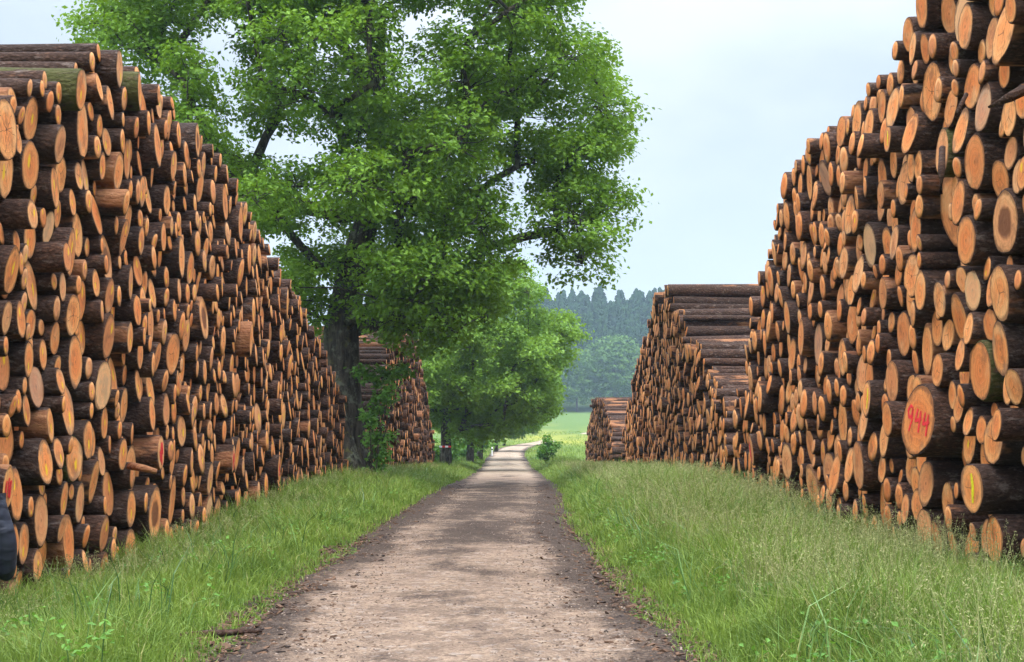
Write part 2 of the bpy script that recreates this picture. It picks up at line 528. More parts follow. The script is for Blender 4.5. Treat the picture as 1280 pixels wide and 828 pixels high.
SR = [(1151,527,92,'944'),(1256,368,74),(1160,370,57),(1204,399,65),(1160,420,50),(1233,460,78),(1246,503,52),(1151,442,65),(1046,525,63),
      (1196,553,52),(1219,610,67,'yellow'),(1243,605,67),(1180,623,57),(1111,553,48),(1063,581,46),(1050,588,55),(1161,653,48),(1222,670,50),
      (1239,542,65),(1274,436,52),(1099,483,50),(1051,442,50),(990,396,45),(1009,553,48),(1276,610,65),(1258,41,82),(1219,31,62),
      (1164,115,86),(1190,189,68),(1176,283,90),(1249,283,80),(1221,294,66),(1201,253,57),(1140,290,60),(1129,220,60),(1061,269,57),
      (1229,133,62),(1246,216,51),(1246,99,47),(1186,316,49),(1094,218,45),(1083,505,45,'yellow'),(940,560,40,'red'),(1112,172,34,'yellow')]
SL = [(10,164,82,'star'),(43,205,72),(68,227,60),(188,176,60),(51,145,60),(143,87,53),(29,268,51),(53,295,50),(10,333,63),(104,290,58),
      (128,268,58),(140,324,63),(48,360,63),(164,275,46),(18,452,72),(92,452,75),(124,485,67),(80,506,72),(16,550,67),(36,607,54),
      (78,617,52),(52,573,55),(142,617,60),(119,607,60),(178,643,67),(90,671,72),(58,695,54),(199,560,46,'red'),(181,516,45),
      (8,603,58,'red'),(291,570,36,'red'),(350,581,30,'red'),(105,113,55,'moss'),(172,105,48,'moss')]
SRw = [sd(*(s[:3]), XR, s[3] if len(s) > 3 else None) for s in SR]
SLw = [sd(*(s[:3]), XL, s[3] if len(s) > 3 else None) for s in SL]

fl_l = lambda y: gz(np.full_like(y, XL - .3), y) - .03
fl_r = lambda y: gz(np.full_like(y, XR + .3), y) - .03
WL = [16, 18, 16, 14, 10, 7, 5, 3, 1.5, .4, 0]
WR = [9, 12, 13, 13, 12, 10, 8, 5, 3, 1, 0]
W2 = [6, 11, 14, 12, 10, 7, 4, 2, 1, 0, 0]
W3 = [4, 8, 12, 14, 12, 10, 7, 4, 2, 0, 0]
STACKS = [
    ('left', XL, +1, pack(6.2, 32.6, ([6.2, 8, 11, 13.6, 16, 18.8, 21.1, 25.4, 28.4, 31.6, 32.6], [.4, 2.2, 4.75, 6.15, 6.25, 6.1, 5.45, 4.6, 3.7, 2.7, 1.7]), fl_l, WL, SLw, 3)),
    ('right', XR, -1, pack(6.0, 25.2, ([6, 7.5, 9.5, 12.4, 13.2, 14.0, 16.5, 19.3, 21.4, 23.6, 25.2], [.6, 3.5, 6.6, 7.2, 6.4, 5.95, 6.05, 6.05, 4.85, 3.5, 1.2]), fl_r, WR, SRw, 5)),
    ('second right', XR + .1, -1, pack(26.2, 54, ([26.2, 27.2, 29.8, 30.2, 33, 33.4, 36, 36.4, 41, 42, 45, 49, 54], [1.2, 2.5, 3.2, 3.9, 4.3, 5.1, 5.4, 6.25, 6.4, 5.8, 5.0, 3.8, 1.6]), fl_r, W3, (), 7)),
    ('third right', XR + .1, -1, pack(60, 87, ([60, 62, 68, 75, 81, 87], [1, 2.2, 3.6, 3.9, 2.9, .8]), fl_r, W3, (), 9)),
    ('second left', XL - .1, +1, pack(40, 65.5, ([40, 41.3, 44, 46.5, 54.8, 58, 62, 65.5], [1.4, 3.2, 5.0, 5.85, 5.9, 4.9, 3.1, 1.2]), fl_l, W3, (), 13)),
]


def log_parts(r, L, rg, nseg, nring, bias=0.0):
    """bark verts/quads and cut face verts/tris; log axis is local -x, cut end at x=0"""
    th = np.arange(nseg) * 2 * math.pi / nseg
    p = rg.uniform(0, 6.28, 4)
    sec = 1 + .045 * np.sin(2 * th + p[0]) + .028 * np.sin(3 * th + p[1]) + .018 * np.sin(5 * th + p[2]) + rg.normal(0, .008, nseg)
    if rg.random() < .18:   # a flare or a flat side
        a0 = rg.uniform(0, 6.28)
        sec *= 1 + rg.choice([-.13, .12]) * np.exp(-((np.angle(np.exp(1j * (th - a0)))) / .5) ** 2)
    ta, tb = rg.normal(bias, .045), rg.normal(0, .09)
    xs = -L * np.linspace(0, 1, nring) ** 1.6
    xs[1] = min(xs[1], -.012) if nring < 3 else -.02
    V = []
    for k, x in enumerate(xs):
        tap = 1 - .06 * (-x / L)
        if k == 0: tap *= .985
        rr = r * sec * tap * (1 + (rg.normal(0, .02, nseg) if k > 1 else 0))
        if nring > 5 and k > 1 and rg.random() < .5: rr = rr * (1 + .10 * np.exp(-((np.angle(np.exp(1j * (th - rg.uniform(0, 6.28))))) / .3) ** 2))
        y, z = np.cos(th) * rr, np.sin(th) * rr
        sh = (ta * y + tb * z) * math.exp(x * 1.5)
        V.append(np.stack([x + sh, y, z], 1))
    i = np.arange(nseg); j = (i + 1) % nseg
    Q = [np.stack([k * nseg + i, (k + 1) * nseg + i, (k + 1) * nseg + j, k * nseg + j], 1) for k in range(nring - 1)]
    n0 = nring * nseg
    # front annulus of bark
    chip = rg.normal(0, .012, nseg)
    for _ in range(rg.integers(0, 3)):
        chip -= rg.uniform(.02, .10) * np.exp(-((np.angle(np.exp(1j * (th - rg.uniform(0, 6.28))))) / .22) ** 2)
    fr = r * sec * .985 * (1 + chip)
    def ringv(f, x):
        y, z = np.cos(th) * fr * f, np.sin(th) * fr * f
        return np.stack([x + ta * y + tb * z, y, z], 1)
    V.append(ringv(.93, 0))
    Q.append(np.stack([i, j, n0 + j, n0 + i], 1))
    V.append([[-L, 0, 0]])
    e = (nring - 1) * nseg
    T = np.stack([j + e, i + e, np.full(nseg, n0 + nseg)], 1)
    bark = (np.concatenate(V), np.concatenate(Q), T)
    # cut face: rim wall + two rings + centre, 4 mm proud of the bark annulus
    FV = [ringv(.955, -.002), ringv(.955, .004), ringv(.5, .004 + rg.normal(0, .002)), [[.004, 0, 0]]]
    FQ = [np.stack([i, j, nseg + j, nseg + i], 1), np.stack([nseg + i, nseg + j, 2 * nseg + j, 2 * nseg + i], 1)]
    FT = np.stack([2 * nseg + i, 2 * nseg + j, np.full(nseg, 3 * nseg)], 1)
    FVc = np.concatenate(FV)
    po = rg.normal(0, .06, 2)
    pith = np.stack([FVc[:, 1] / r + 0, FVc[:, 2] / r + 0, np.full(len(FVc), r)], 1)
    pith[:, :2] /= .955
    return bark, (FVc, np.concatenate(FQ), FT, pith), (ta, tb)


LOGS = []
for si, (sname, X0, sg, circ) in enumerate(STACKS):
    for (y, z, r, info) in circ:
        rg = np.random.default_rng(int(1e5 * y) % 999983 + si * 77)
        q = rg.random()
        j = rg.uniform(-.12, .08)
        if q < .09: j -= rg.uniform(.06, .25)
        elif q > .94: j += rg.uniform(.05, .17)
        if info == '944': j = .2
        elif info: j = .16
        x = X0 + sg * j
        px, py, dep = proj((x, y, z))
        h = 2 * r * F / dep
        w = h * min(1, abs(x) / y)
        vis = max(0, min(px + w / 2, 1280) - max(px - w / 2, 0)) * max(0, min(py + h / 2, 828) - max(py - h / 2, 0))
        LOGS.append(dict(si=si, s=sname, x=x, y=y, z=z, r=r, sg=sg, info=info, px=px, py=py, h=h, w=w, vis=vis, rg=rg))
# hidden ends: a log whose cut end sits well behind nearer, prouder logs shows little
for a in LOGS:
    if a['si'] > 1: continue
    cov = 0
    for b in LOGS:
        if b is a or b['si'] != a['si']: continue
        if b['y'] < a['y'] and abs(b['px'] - a['px']) < (a['w'] + b['w']) * .5 and abs(b['py'] - a['py']) < (a['h'] + b['h']) * .45:
            # does the nearer log reach further towards the road?
            pass
order = sorted([l for l in LOGS if l['si'] < 2 and (l['vis'] > 0)], key=lambda l: -l['vis'] - (1e6 if l['info'] else 0))
SEL = order[:300]
selset = set(id(l) for l in SEL)

# ---- labels: logs with a look of their own are landmarks; the others are named from them
def zone(l):
    z = l['z']
    v = 'foot' if z < .75 else 'lower part' if z < 1.9 else 'middle' if z < 3.4 else 'upper part' if z < 4.9 else 'top'
    return v

looks = ['moss', 'bare', 'star', 'grey', 'heart', 'pale']
marks = [l for l in SEL if l['info']]
for l in marks: l['look'] = l['info']
for l in sorted(SEL, key=lambda l: -l['r'] + random.random() * .12):
    if len(marks) >= 46: break
    if l['info']: continue
    if min(math.hypot((l['px'] - m['px']) / 1.0, (l['py'] - m['py']) / 1.3) for m in marks) < 58: continue
    near = sorted(marks, key=lambda m: math.hypot(l['px'] - m['px'], l['py'] - m['py']))[:3]
    used = [m['look'] for m in near]
    cand = [k for k in looks if k not in used]
    same = lambda k: sum(1 for m in marks if m['look'] == k and m['si'] == l['si'] and zone(m) == zone(l))
    cnt = lambda k: sum(1 for m in marks if m['look'] == k)
    cand = [k for k in cand if same(k) == min(same(c) for c in cand)]
    l['look'] = min(cand, key=cnt)
    marks.append(l)
PH = {'944': 'log numbered 944', 'red': 'red-painted log', 'yellow': 'yellow-streaked log', 'moss': 'mossy log', 'bare': 'barkless log',
      'star': 'star-cracked log', 'grey': 'grey-faced log', 'heart': 'dark-hearted log', 'pale': 'pale-faced log'}
LONG = {'944': 'thick log with 944 painted red on its cut face', 'red': 'log with red-sprayed cut face',
        'yellow': 'log with a long yellow paint streak', 'moss': 'mossy green-barked log', 'bare': 'reddish barkless log',
        'star': 'log with star-shaped cracks', 'grey': 'log with grey weathered cut face', 'heart': 'log with dark brown heart in its face',
        'pale': 'log with pale straw-coloured cut face'}
def where(l):
    same = [m for m in marks if m['look'] == l['look'] and m['si'] == l['si'] and zone(m) == zone(l)]
    st = 'left' if l['si'] == 0 else 'right'
    base = f"{st} stack's {zone(l)}"
    if len(same) == 1: return '', base
    same.sort(key=lambda m: m['px'], reverse=(st == 'right'))     # from the near end
    names = {2: ['near', 'far'], 3: ['near', 'central', 'far']}.get(len(same), ['nearest', 'second', 'third', 'fourth', 'fifth', 'sixth', 'seventh'])
    return names[same.index(l)] + ' ', base
for m in marks:
    rk, wh = where(m)
    m['short'] = PH[m['look']] if m['look'] == '944' else f"{rk}{PH[m['look']]} in the {wh}"
    m['label'] = LONG[m['look']] if m['look'] == '944' else f"{rk}{LONG[m['look']]} in the {wh}"
rest = [l for l in SEL if 'look' not in l]
DIRS = ['right of', 'up-right of', 'above', 'up-left of', 'left of', 'down-left of', 'below', 'down-right of']
ORD = ['', 'second ', 'third ', 'fourth ', 'fifth ', 'sixth ', 'seventh ', 'eighth ', 'ninth ', 'tenth ', 'eleventh ', 'twelfth ']
buck = {}
for l in rest:
    ms = [m for m in marks if m['si'] == l['si']]
    m = min(ms, key=lambda m: math.hypot((l['px'] - m['px']) * 1.8, l['py'] - m['py']))
    dx, dy = (l['px'] - m['px']) * 1.8, m['py'] - l['py']
    k = int(round(math.atan2(dy, dx) / (math.pi / 4))) % 8
    buck.setdefault((id(m), k), []).append((math.hypot(dx, dy), l, m))
for (mi, k), v in buck.items():
    v.sort(key=lambda e: e[0])
    for n, (d, l, m) in enumerate(v):
        size = 'slim' if l['r'] < .17 else 'mid-sized' if l['r'] < .235 else 'thick'
        o = ORD[n] if n else ('nearest ' if len(v) > 1 else '')
        l['label'] = f"{size} log, {o}{DIRS[k]} the {m['short']}"

# ---- painted strokes on the cut faces
def stroke(geo, pts, wd, tilt, x0=.0075):
    pts = np.asarray(pts, float)
    # resample
    seg = np.linalg.norm(np.diff(pts, axis=0), axis=1); s = np.concatenate([[0], np.cumsum(seg)])
    n = max(4, int(s[-1] / .012))
    tt = np.linspace(0, s[-1], n)
    p = np.stack([np.interp(tt, s, pts[:, 0]), np.interp(tt, s, pts[:, 1])], 1)
    d = np.gradient(p, axis=0); d /= np.linalg.norm(d, axis=1)[:, None] + 1e-9
    nrm = np.stack([-d[:, 1], d[:, 0]], 1)
    w = wd * (.8 + .35 * np.sin(np.linspace(.35, 2.8, n))) * rng.uniform(.85, 1.15, n)
    a, b = p + nrm * w[:, None] / 2, p - nrm * w[:, None] / 2
    y = np.concatenate([a[:, 0], b[:, 0]]); z = np.concatenate([a[:, 1], b[:, 1]])
    x = x0 + tilt[0] * y + tilt[1] * z
    top = np.stack([x, y, z], 1); bot = top - np.array([.003, 0, 0])
    i = np.arange(n - 1)
    q = [np.stack([i, i + 1, n + i + 1, n + i], 1)]
    o = 2 * n
    q += [np.stack([o + i, o + i + 1, i + 1, i], 1), np.stack([n + i, n + i + 1, o + n + i + 1, o + n + i], 1)]
    geo.add(np.concatenate([top, bot]), np.concatenate(q))


def mark_geo(kind, r, tilt, flip, rg):
    g = Geo()
    if kind == '944':
        def pt(L): return [(flip * x * r * 1.0, z * r * 1.0) for x, z in L]
        nine = [(-.32, .34), (-.46, .42), (-.62, .30), (-.56, .10), (-.40, .12), (-.32, .34), (-.36, .02), (-.52, -.28)]
        four = lambda o, s: [(o + .0, s + .32), (o - .12, s + .0), (o + .26, s + .05)]
        four2 = lambda o, s: [(o + .19, s + .26), (o + .10, s - .32)]
        for L in (nine, four(-.02, .0), four2(-.02, .0), four(.46, -.1), four2(.46, -.1)):
            stroke(g, pt(L), r * .08, tilt, .0075 + .0012 * len(g.v))
    elif kind == 'red':
        for k in range(6):
            y0 = rg.uniform(-.5, .3) * r; z0 = rg.uniform(.05, .6) * r
            stroke(g, [(y0, z0), (y0 + rg.uniform(-.1, .25) * r, z0 - rg.uniform(.5, .9) * r)], r * rg.uniform(.14, .22), tilt, .0075 + .0012 * k)
    else:
        y0 = rg.uniform(.0, .25) * r
        stroke(g, [(y0, .55 * r), (y0 + .06 * r, .1 * r), (y0 - .02 * r, -.55 * r)], r * .15, tilt)
        stroke(g, [(y0 + .12 * r, .3 * r), (y0 + .1 * r, -.2 * r)], r * .1, tilt, .0087)
    return g


rest_v, rest_q, rest_t, rest_mq, rest_mt, rest_pith, rest_rnd = [], [], [], [], [], [], []
nrest = 0
for l in LOGS:
    rg = l['rg']
    sel = id(l) in selset
    L = rg.uniform(3.9, 4.6)
    nseg = 22 if sel else (16 if l['si'] < 2 else 12)
    bark, face, tilt = log_parts(l['r'], L, rg, nseg, 7 if sel else 4, -.10 if l['info'] == '944' else -.08 if l['sg'] > 0 else .005)
    dot = 0.0
    if l['si'] in (0, 4): dot = 1.0 if rg.random() < .72 else 0.0
    elif rg.random() < .05: dot = 1.0
    if l.get('look') in ('yellow', 'red', '944'): dot = 0.0
    rnd = np.array([rg.random(), rg.random(), rg.random(), dot])
    if l['si'] > 1: rnd[0] = rnd[0] ** .45
    Mx = Matrix.Translation((l['x'], l['y'], l['z'])) @ Matrix.Rotation((0 if l['sg'] > 0 else math.pi) + rg.normal(0, .013), 4, 'Z') @ Matrix.Rotation(rg.normal(0, .012), 4, 'Y') @ Matrix.Rotation(0, 4, 'X')
    if sel:
        bm_ = BARKS.get(l.get('look'), BARK)
        fm_ = FACES.get(l.get('look'), FACE)
        o = build('log', bark[0], [bark[1], bark[2]], bm_, attrs={'rnd': np.tile(rnd, (len(bark[0]), 1))}, smooth_shade=True)
        o.matrix_world = Mx
        tag(o, l['label'], 'log', 'logs in the two tall near stacks')
        f = build('cut_face', face[0], [face[1], face[2]], fm_, parent=o, attrs={'rnd': np.tile(rnd, (len(face[0]), 1)), 'pith': face[3]})
        if l.get('look') in ('944', 'red', 'yellow'):
            # seen from the road, local +y points left on the right-hand stack... flip keeps the digits readable
            gm = mark_geo(l['look'], l['r'], tilt, 1, rg)
            nm = 'painted_number' if l['look'] == '944' else 'paint_mark'
            mk = gm.make(nm, YEL if l['look'] == 'yellow' else RED, parent=f)
        l['obj'] = o
    else:
        M3 = np.array(Mx)
        v = np.concatenate([bark[0], face[0]])
        v = v @ M3[:3, :3].T + M3[:3, 3]
        nb = len(bark[0])
        rest_v.append(v)
        rest_q.append(np.concatenate([bark[1], face[1] + nb]) + nrest); rest_mq.append(np.r_[np.zeros(len(bark[1])), np.ones(len(face[1]))])
        rest_t.append(np.concatenate([bark[2], face[2] + nb]) + nrest); rest_mt.append(np.r_[np.zeros(len(bark[2])), np.ones(len(face[2]))])
        rest_pith.append(np.concatenate([np.zeros((nb, 3)), face[3]]))
        rest_rnd.append(np.tile(rnd, (len(v), 1)))
        nrest += len(v)
o = build('far_logs', np.concatenate(rest_v), [np.concatenate(rest_q), np.concatenate(rest_t)], [BARK, FACE],
          matidx=np.concatenate(rest_mq + rest_mt), attrs={'rnd': np.concatenate(rest_rnd), 'pith': np.concatenate(rest_pith)}, smooth_shade=True)
tag(o, 'smaller and more distant logs filling the roadside stacks', 'logs', kind='stuff')
print('LOGS', len(LOGS), [len(s[3]) for s in STACKS], 'marks', len(marks))

# ------------------------------------------------------------------ trees
def unit(v): return v / (np.linalg.norm(v, axis=-1, keepdims=True) + 1e-9)


def leaves(centers, n_each, spread, size, out_from, rg, up=.55):
    """centers (m,3) twig points -> leaf quads"""
    m = len(centers)
    c = np.repeat(centers, n_each, 0)
    N = len(c)
    off = rg.normal(0, 1, (N, 3)) * np.asarray(spread)
    c = c + off
    o = unit(c - np.repeat(out_from, n_each, 0))
    nrm = unit(o * .55 + np.array([0, 0, up]) + rg.normal(0, .55, (N, 3)))
    tan = unit(np.cross(nrm, rg.normal(0, 1, (N, 3))))
    bi = np.cross(nrm, tan)
    s = size * rg.uniform(.65, 1.3, N)[:, None]
    a = c - tan * s * .5
    b = c + bi * s * .33 + nrm * s * .10
    d = c - bi * s * .33 + nrm * s * .10
    e = c + tan * s * .55 - nrm * s * .05
    V = np.stack([a, b, e, d], 1).reshape(-1, 3)
    Q = np.arange(4 * N).reshape(N, 4)
    tw = np.repeat(rg.normal(.45, .17, m), n_each)
    tint = np.clip(tw + rg.normal(0, .16, N), 0, 1)
    return V, Q, np.repeat(tint, 4)


def make_tree(name, base, trunk_pts, trunk_r, clumps, rg, leafm, barkm, leaf=.15, twigs=30, per=55, tr=.0, n_sides=14, droop=.1, spread=.26):
    """clumps: array (n,4) centre + radius"""
    root = empty(name, base)
    B = np.array(base)
    # skeleton
    nodes = [np.array(p, float) for p in trunk_pts]
    par = [-1] + list(range(len(nodes) - 1))
    ntr = len(nodes)
    axis_top = nodes[-1]
    order = np.argsort(np.linalg.norm((clumps[:, :3] - nodes[ntr // 2]) , axis=1))
    tips = []
    for ci in order:
        c = clumps[ci, :3]
        NA = np.array(nodes)
        d = np.linalg.norm(NA - c, axis=1)
        cost = d + .55 * np.maximum(0, NA[:, 2] - c[2] + .3) * 1.5
        cost[: max(1, int(ntr * .45))] += 50
        k = int(np.argmin(cost))
        p0 = NA[k]
        steps = max(2, int(d[k] / .8))
        midp = (p0 + c) / 2 + np.array([0, 0, .12 * d[k]]) + rg.normal(0, .07 * d[k], 3)
        last = k
        for s in range(1, steps + 1):
            u = s / steps
            q = (1 - u) ** 2 * p0 + 2 * u * (1 - u) * midp + u * u * c
            if s < steps: q = q + rg.normal(0, .05, 3)
            nodes.append(q); par.append(last); last = len(nodes) - 1
        tips.append(last)
    cnt = np.zeros(len(nodes))
    for tp in tips:
        k = tp
        while k >= 0:
            cnt[k] += 1; k = par[k]
    rad = .028 * np.maximum(cnt, .6) ** .56 * (trunk_r / .55) ** .8
    for k in range(ntr):
        rad[k] = max(rad[k] * .9, trunk_r * (1 - .8 * k / (ntr - 1)))
    g = Geo()
    kids = {}
    for k, p in enumerate(par): kids.setdefault(p, []).append(k)
    # trunk with root flare
    tpts = np.array(nodes[:ntr]); trr = rad[:ntr].copy()
    g.tube(tpts, trr, n_sides, wob=.05)
    # branches as chains
    done = set(range(ntr))
    for k in range(ntr, len(nodes)):
        if k in done: continue
        ch = [par[k], k]; done.add(k)
        cur = k
        while True:
            nxt = [q for q in kids.get(cur, []) if q not in done and q >= ntr]
            if not nxt: break
            nx_ = max(nxt, key=lambda q: cnt[q])
            ch.append(nx_); done.add(nx_); cur = nx_
        rr = np.array([rad[q] for q in ch]); rr[0] = min(rr[0], rr[1] * 1.25); rr[-1] *= .5
        g.tube(np.array([nodes[q] for q in ch]), rr, 7 if rr[0] > .05 else 5, wob=.04)
    # twigs reaching out into each clump
    tw, of = [], []
    for (x, y, z, r) in clumps:
        n = max(5, int(twigs * (r / 1.3) ** 2))
        d = unit(rg.normal(0, 1, (n, 3)) + np.array([0, 0, .35]))
        rr = r * rg.uniform(.45, 1.0, n) ** .6
        pts = np.array([x, y, z]) + d * rr[:, None] * np.array([1, 1, .72])
        tw.append(pts); of.append(np.tile([x, y, z - .5 * r], (n, 1)))
        for p in pts[::2]:
            c0 = np.array([x, y, z]) + rg.normal(0, .1, 3)
            mid = (c0 + p) / 2 + rg.normal(0, .12, 3)
            g.tube([c0, mid, p], [.02, .013, .005], 3, cap=False)
    tr_o = g.make('trunk', barkm, root, smooth_shade=True, loc=None)
    tr_o.matrix_parent_inverse = Matrix.Translation(-Vector(base))
    tw = np.concatenate(tw); of = np.concatenate(of)
    V, Q, T = leaves(tw, per, (spread, spread, spread * .6), leaf, of, rg)
    cr = build('crown', V, [Q], leafm, root, attrs={'tint': T})
    cr.matrix_parent_inverse = Matrix.Translation(-Vector(base))
    return root


def inside(poly, x, y):
    c = False
    n = len(poly)
    for i in range(n):
        x1, y1 = poly[i]; x2, y2 = poly[(i + 1) % n]
        if (y1 > y) != (y2 > y) and x < (x2 - x1) * (y - y1) / (y2 - y1) + x1: c = not c
    return c


# the big oak: crown volume from its outline at 34 m, its own depth and thickness
OY = 34.5 * KY
ob = atY(440, 600, OY); ob[2] = gz(ob[0], OY) - .05
poly = [(128, 30), (150, 75), (205, 120), (225, 190), (290, 240), (320, 310), (350, 365), (378, 400), (396, 400), (408, 362), (452, 360), (468, 395), (520, 415), (590, 385), (610, 335),
        (640, 315), (690, 322), (730, 332), (752, 300), (775, 280), (752, 230), (765, 160), (752, 100), (728, 50), (722, -10), (690, -80),
        (620, -150), (520, -195), (400, -200), (280, -160), (190, -90), (135, -30)]
holes = [(283, 62, 34), (205, 108, 14), (392, 190, 13), (505, 22, 11), (660, 305, 22), (345, 185, 11), (690, 40, 14), (655, 240, 13), (440, 60, 8), (495, 75, 9), (395, 285, 14), (330, 325, 16), (620, 205, 11), (560, 28, 10), (300, 150, 11), (470, 300, 9), (700, 120, 9)]
rg = np.random.default_rng(21)
cl = []
tries = 0
S = OY / F
ctr = np.array([ob[0] + .5, OY, 10.5])
while len(cl) < 250 and tries < 90000:
    tries += 1
    px, py = rg.uniform(115, 795), rg.uniform(-200, 450)
    if not inside(poly, px, py): continue
    r = rg.uniform(.8, 1.45)
    e = min(1, ((px - 455) / 345) ** 2 + ((py - 90) / 330) ** 2)
    dmax = 6.2 * math.sqrt(max(.03, 1 - e))
    yo = rg.uniform(-1, 1) * dmax
    # prefer the shell
    shell = e + (yo / 6.2) ** 2
    if rg.random() > .25 + .75 * shell: continue
    if any(math.hypot(px - h[0], py - h[1]) < h[2] * .8 + r / S * .56 for h in holes): continue
    p = atY(px, py, OY + yo)
    if p[2] < 3.6: continue
    if any(np.linalg.norm(p - q[:3]) < .53 * (r + q[3]) for q in cl): continue
    cl.append(np.array([*p, r]))
for px, py, r, dy in ((470, 372, .9, -2.5), (495, 398, .85, -3), (520, 372, 1.0, -3.5), (552, 396, .95, -3), (580, 366, 1.0, -2.5), (603, 396, .8, -2), (540, 340, 1.0, -4),
                      (500, 340, .95, -4.5), (465, 338, .8, -4), (568, 418, .7, -2.5), (600, 345, .9, -3)):
    p = atY(px, py, OY + dy); cl.append(np.array([*p, r]))
cl = np.array(cl)
LEAF_OAK = leaf_mat('oak_leaves', (.05, .128, .009), (.24, .42, .034), .4)
LEAF_B = leaf_mat('pale_oak_leaves', (.08, .18, .016), (.26, .43, .05), .4)
tp = [ob + np.array(v) for v in ((0, 0, -.2), (-.02, 0, .5), (-.14, 0, 1.6), (-.3, .05, 3.0), (-.38, .1, 4.6), (-.05, .1, 6.5), (.5, 0, 8.3), (.75, .1, 10.2), (.7, 0, 12.4), (.8, 0, 14.5))]
oak = make_tree('oak_tree', tuple(ob), tp, .5, cl, rg, LEAF_OAK, OAKBARK, leaf=.15, twigs=30, per=46, spread=.23)
tag(oak, 'huge spreading oak beside the far end of the left log stack', 'tree')
# root flare and the old grey stub that leans on the trunk
g = Geo()
for a in np.linspace(0, 6.28, 7)[:-1]:
    d = np.array([math.cos(a), math.sin(a), 0])
    g.tube([ob + d * .28 + [0, 0, 1.1], ob + d * .5 + [0, 0, .45], ob + d * .85 + [0, 0, -.08]], [.2, .22, .14], 8, wob=.05)
q = g.make('root_flare', OAKBARK, oak, smooth_shade=True); q.matrix_parent_inverse = Matrix.Translation(-Vector(ob))
g = Geo()
s0 = atY(418, 492, OY - .75); s1 = atY(446, 606, OY - .85); s1[2] = gz(s1[0], s1[1]) - .1
g.tube([s1, s1 * .65 + s0 * .35 + [-.03, 0, 0], s1 * .3 + s0 * .7, s0, s0 + [-.02, 0, .09]], [.40, .30, .21, .155, .09], 12, wob=.06)
q = g.make('dead_stub', STUB, oak, smooth_shade=True); q.matrix_parent_inverse = Matrix.Translation(-Vector(ob))


def ell_clumps(center, rad, n, rg, rr=(.8, 1.4), lo=-9, k=.62):
    out = []
    t_ = 0
    while len(out) < n and t_ < 20000:
        t_ += 1
        d = unit(rg.normal(0, 1, 3)) * rg.uniform(.35, 1) ** .45
        p = np.array(center) + d * np.array(rad)
        r = rg.uniform(*rr)
        if p[2] < lo: continue
        if any(np.linalg.norm(p - q[:3]) < k * (r + q[3]) for q in out): continue
        out.append(np.array([*p, r]))
    return np.array(out)


def row_tree(name, px, Y, top_py, wl, wr, bot_py, rg, n, label, leafm, leaf, twigs, per, tr=.3, rr=(.8, 1.4), depth=1.0):
    Y = Y * KY
    x = (px - 655) * Y / F
    b = np.array([x, Y, gz(x, Y) - .05])
    zt = CH + (545 - top_py) * Y / F
    zb = CH + (545 - bot_py) * Y / F
    xl = (wl - 655) * Y / F; xr = (wr - 655) * Y / F
    c = np.array([(xl + xr) / 2, Y, (zt + zb) / 2]); rad = np.array([(xr - xl) / 2 - .6, (xr - xl) / 2 * depth, (zt - zb) / 2 - .6])
    cl = ell_clumps(c, rad, n, rg, rr)
    H = zt - b[2]
    tp = [b + np.array([0, 0, -.1])] + [b + np.array([rg.normal(0, .06), rg.normal(0, .06), H * u]) for u in (.07, .2, .33, .48, .62, .75)]
    for k in range(3, 7): tp[k][0] += (c[0] - x) * (k - 2) / 5
    o = make_tree(name, tuple(b), tp, tr, cl, rg, leafm, DKBARK, leaf=leaf, twigs=twigs, per=per, n_sides=10, spread=.3)
    tag(o, label, 'tree', 'trees along the left of the road')
    return o


rg = np.random.default_rng(31)
row_tree('roadside_tree', 558, 68, 318, 470, 724, 556, rg, 86, 'rounded bright green tree just past the second left log stack', LEAF_B, .21, 26, 48, .38, (.8, 1.5), .9)
row_tree('roadside_tree', 600, 98, 425, 548, 706, 546, rg, 60, 'low spreading tree overhanging the track beyond the rounded tree', LEAF_B, .34, 22, 26, .3, (.9, 1.5))
row_tree('roadside_tree', 588, 84, 400, 520, 650, 566, rg, 46, 'dense tree squeezed between the rounded tree and the low spreading one', LEAF_B, .32, 22, 26, .32, (.9, 1.5))
row_tree('roadside_tree', 620, 128, 470, 590, 694, 546, rg, 32, 'smaller hazy tree near the far bend of the track', LEAF_B, .42, 20, 22, .25, (1.0, 1.7))
row_tree('roadside_tree', 630, 165, 500, 610, 684, 548, rg, 22, 'farthest small tree of the left roadside row', LEAF_B, .5, 18, 20, .22, (1.0, 1.8))

LEAF_S = leaf_mat('young_leaves', (.045, .13, .015), (.17, .36, .05), .35)


def bush(name, base, parts, rg, label, leaf=.12, per=30, stems=7, cat='bush', group=None):
    root = empty(name, tuple(base))
    B = np.array(base)
    g = Geo(); tw = []; of = []
    for (p, r, n) in parts:
        p = np.array(p)
        st = B + rg.normal(0, .08, 3) * [1, 1, 0]
        g.tube([st, (st + p) / 2 + rg.normal(0, .08, 3), p], [.022, .015, .006], 4)
        d = unit(rg.normal(0, 1, (n, 3))) * (rg.uniform(.2, 1, (n, 1)) ** .5) * np.asarray(r)
        tw.append(p + d); of.append(np.tile(p - [0, 0, .2], (n, 1)))
    q = g.make('stem', DKBARK, root); q.matrix_parent_inverse = Matrix.Translation(-Vector(base))
    V, Q, T = leaves(np.concatenate(tw), per, (.12, .12, .09), leaf, np.concatenate(of), rg)
    q = build('foliage', V, [Q], LEAF_S, root, attrs={'tint': T}); q.matrix_parent_inverse = Matrix.Translation(-Vector(base))
    tag(root, label, cat, group)
    return root


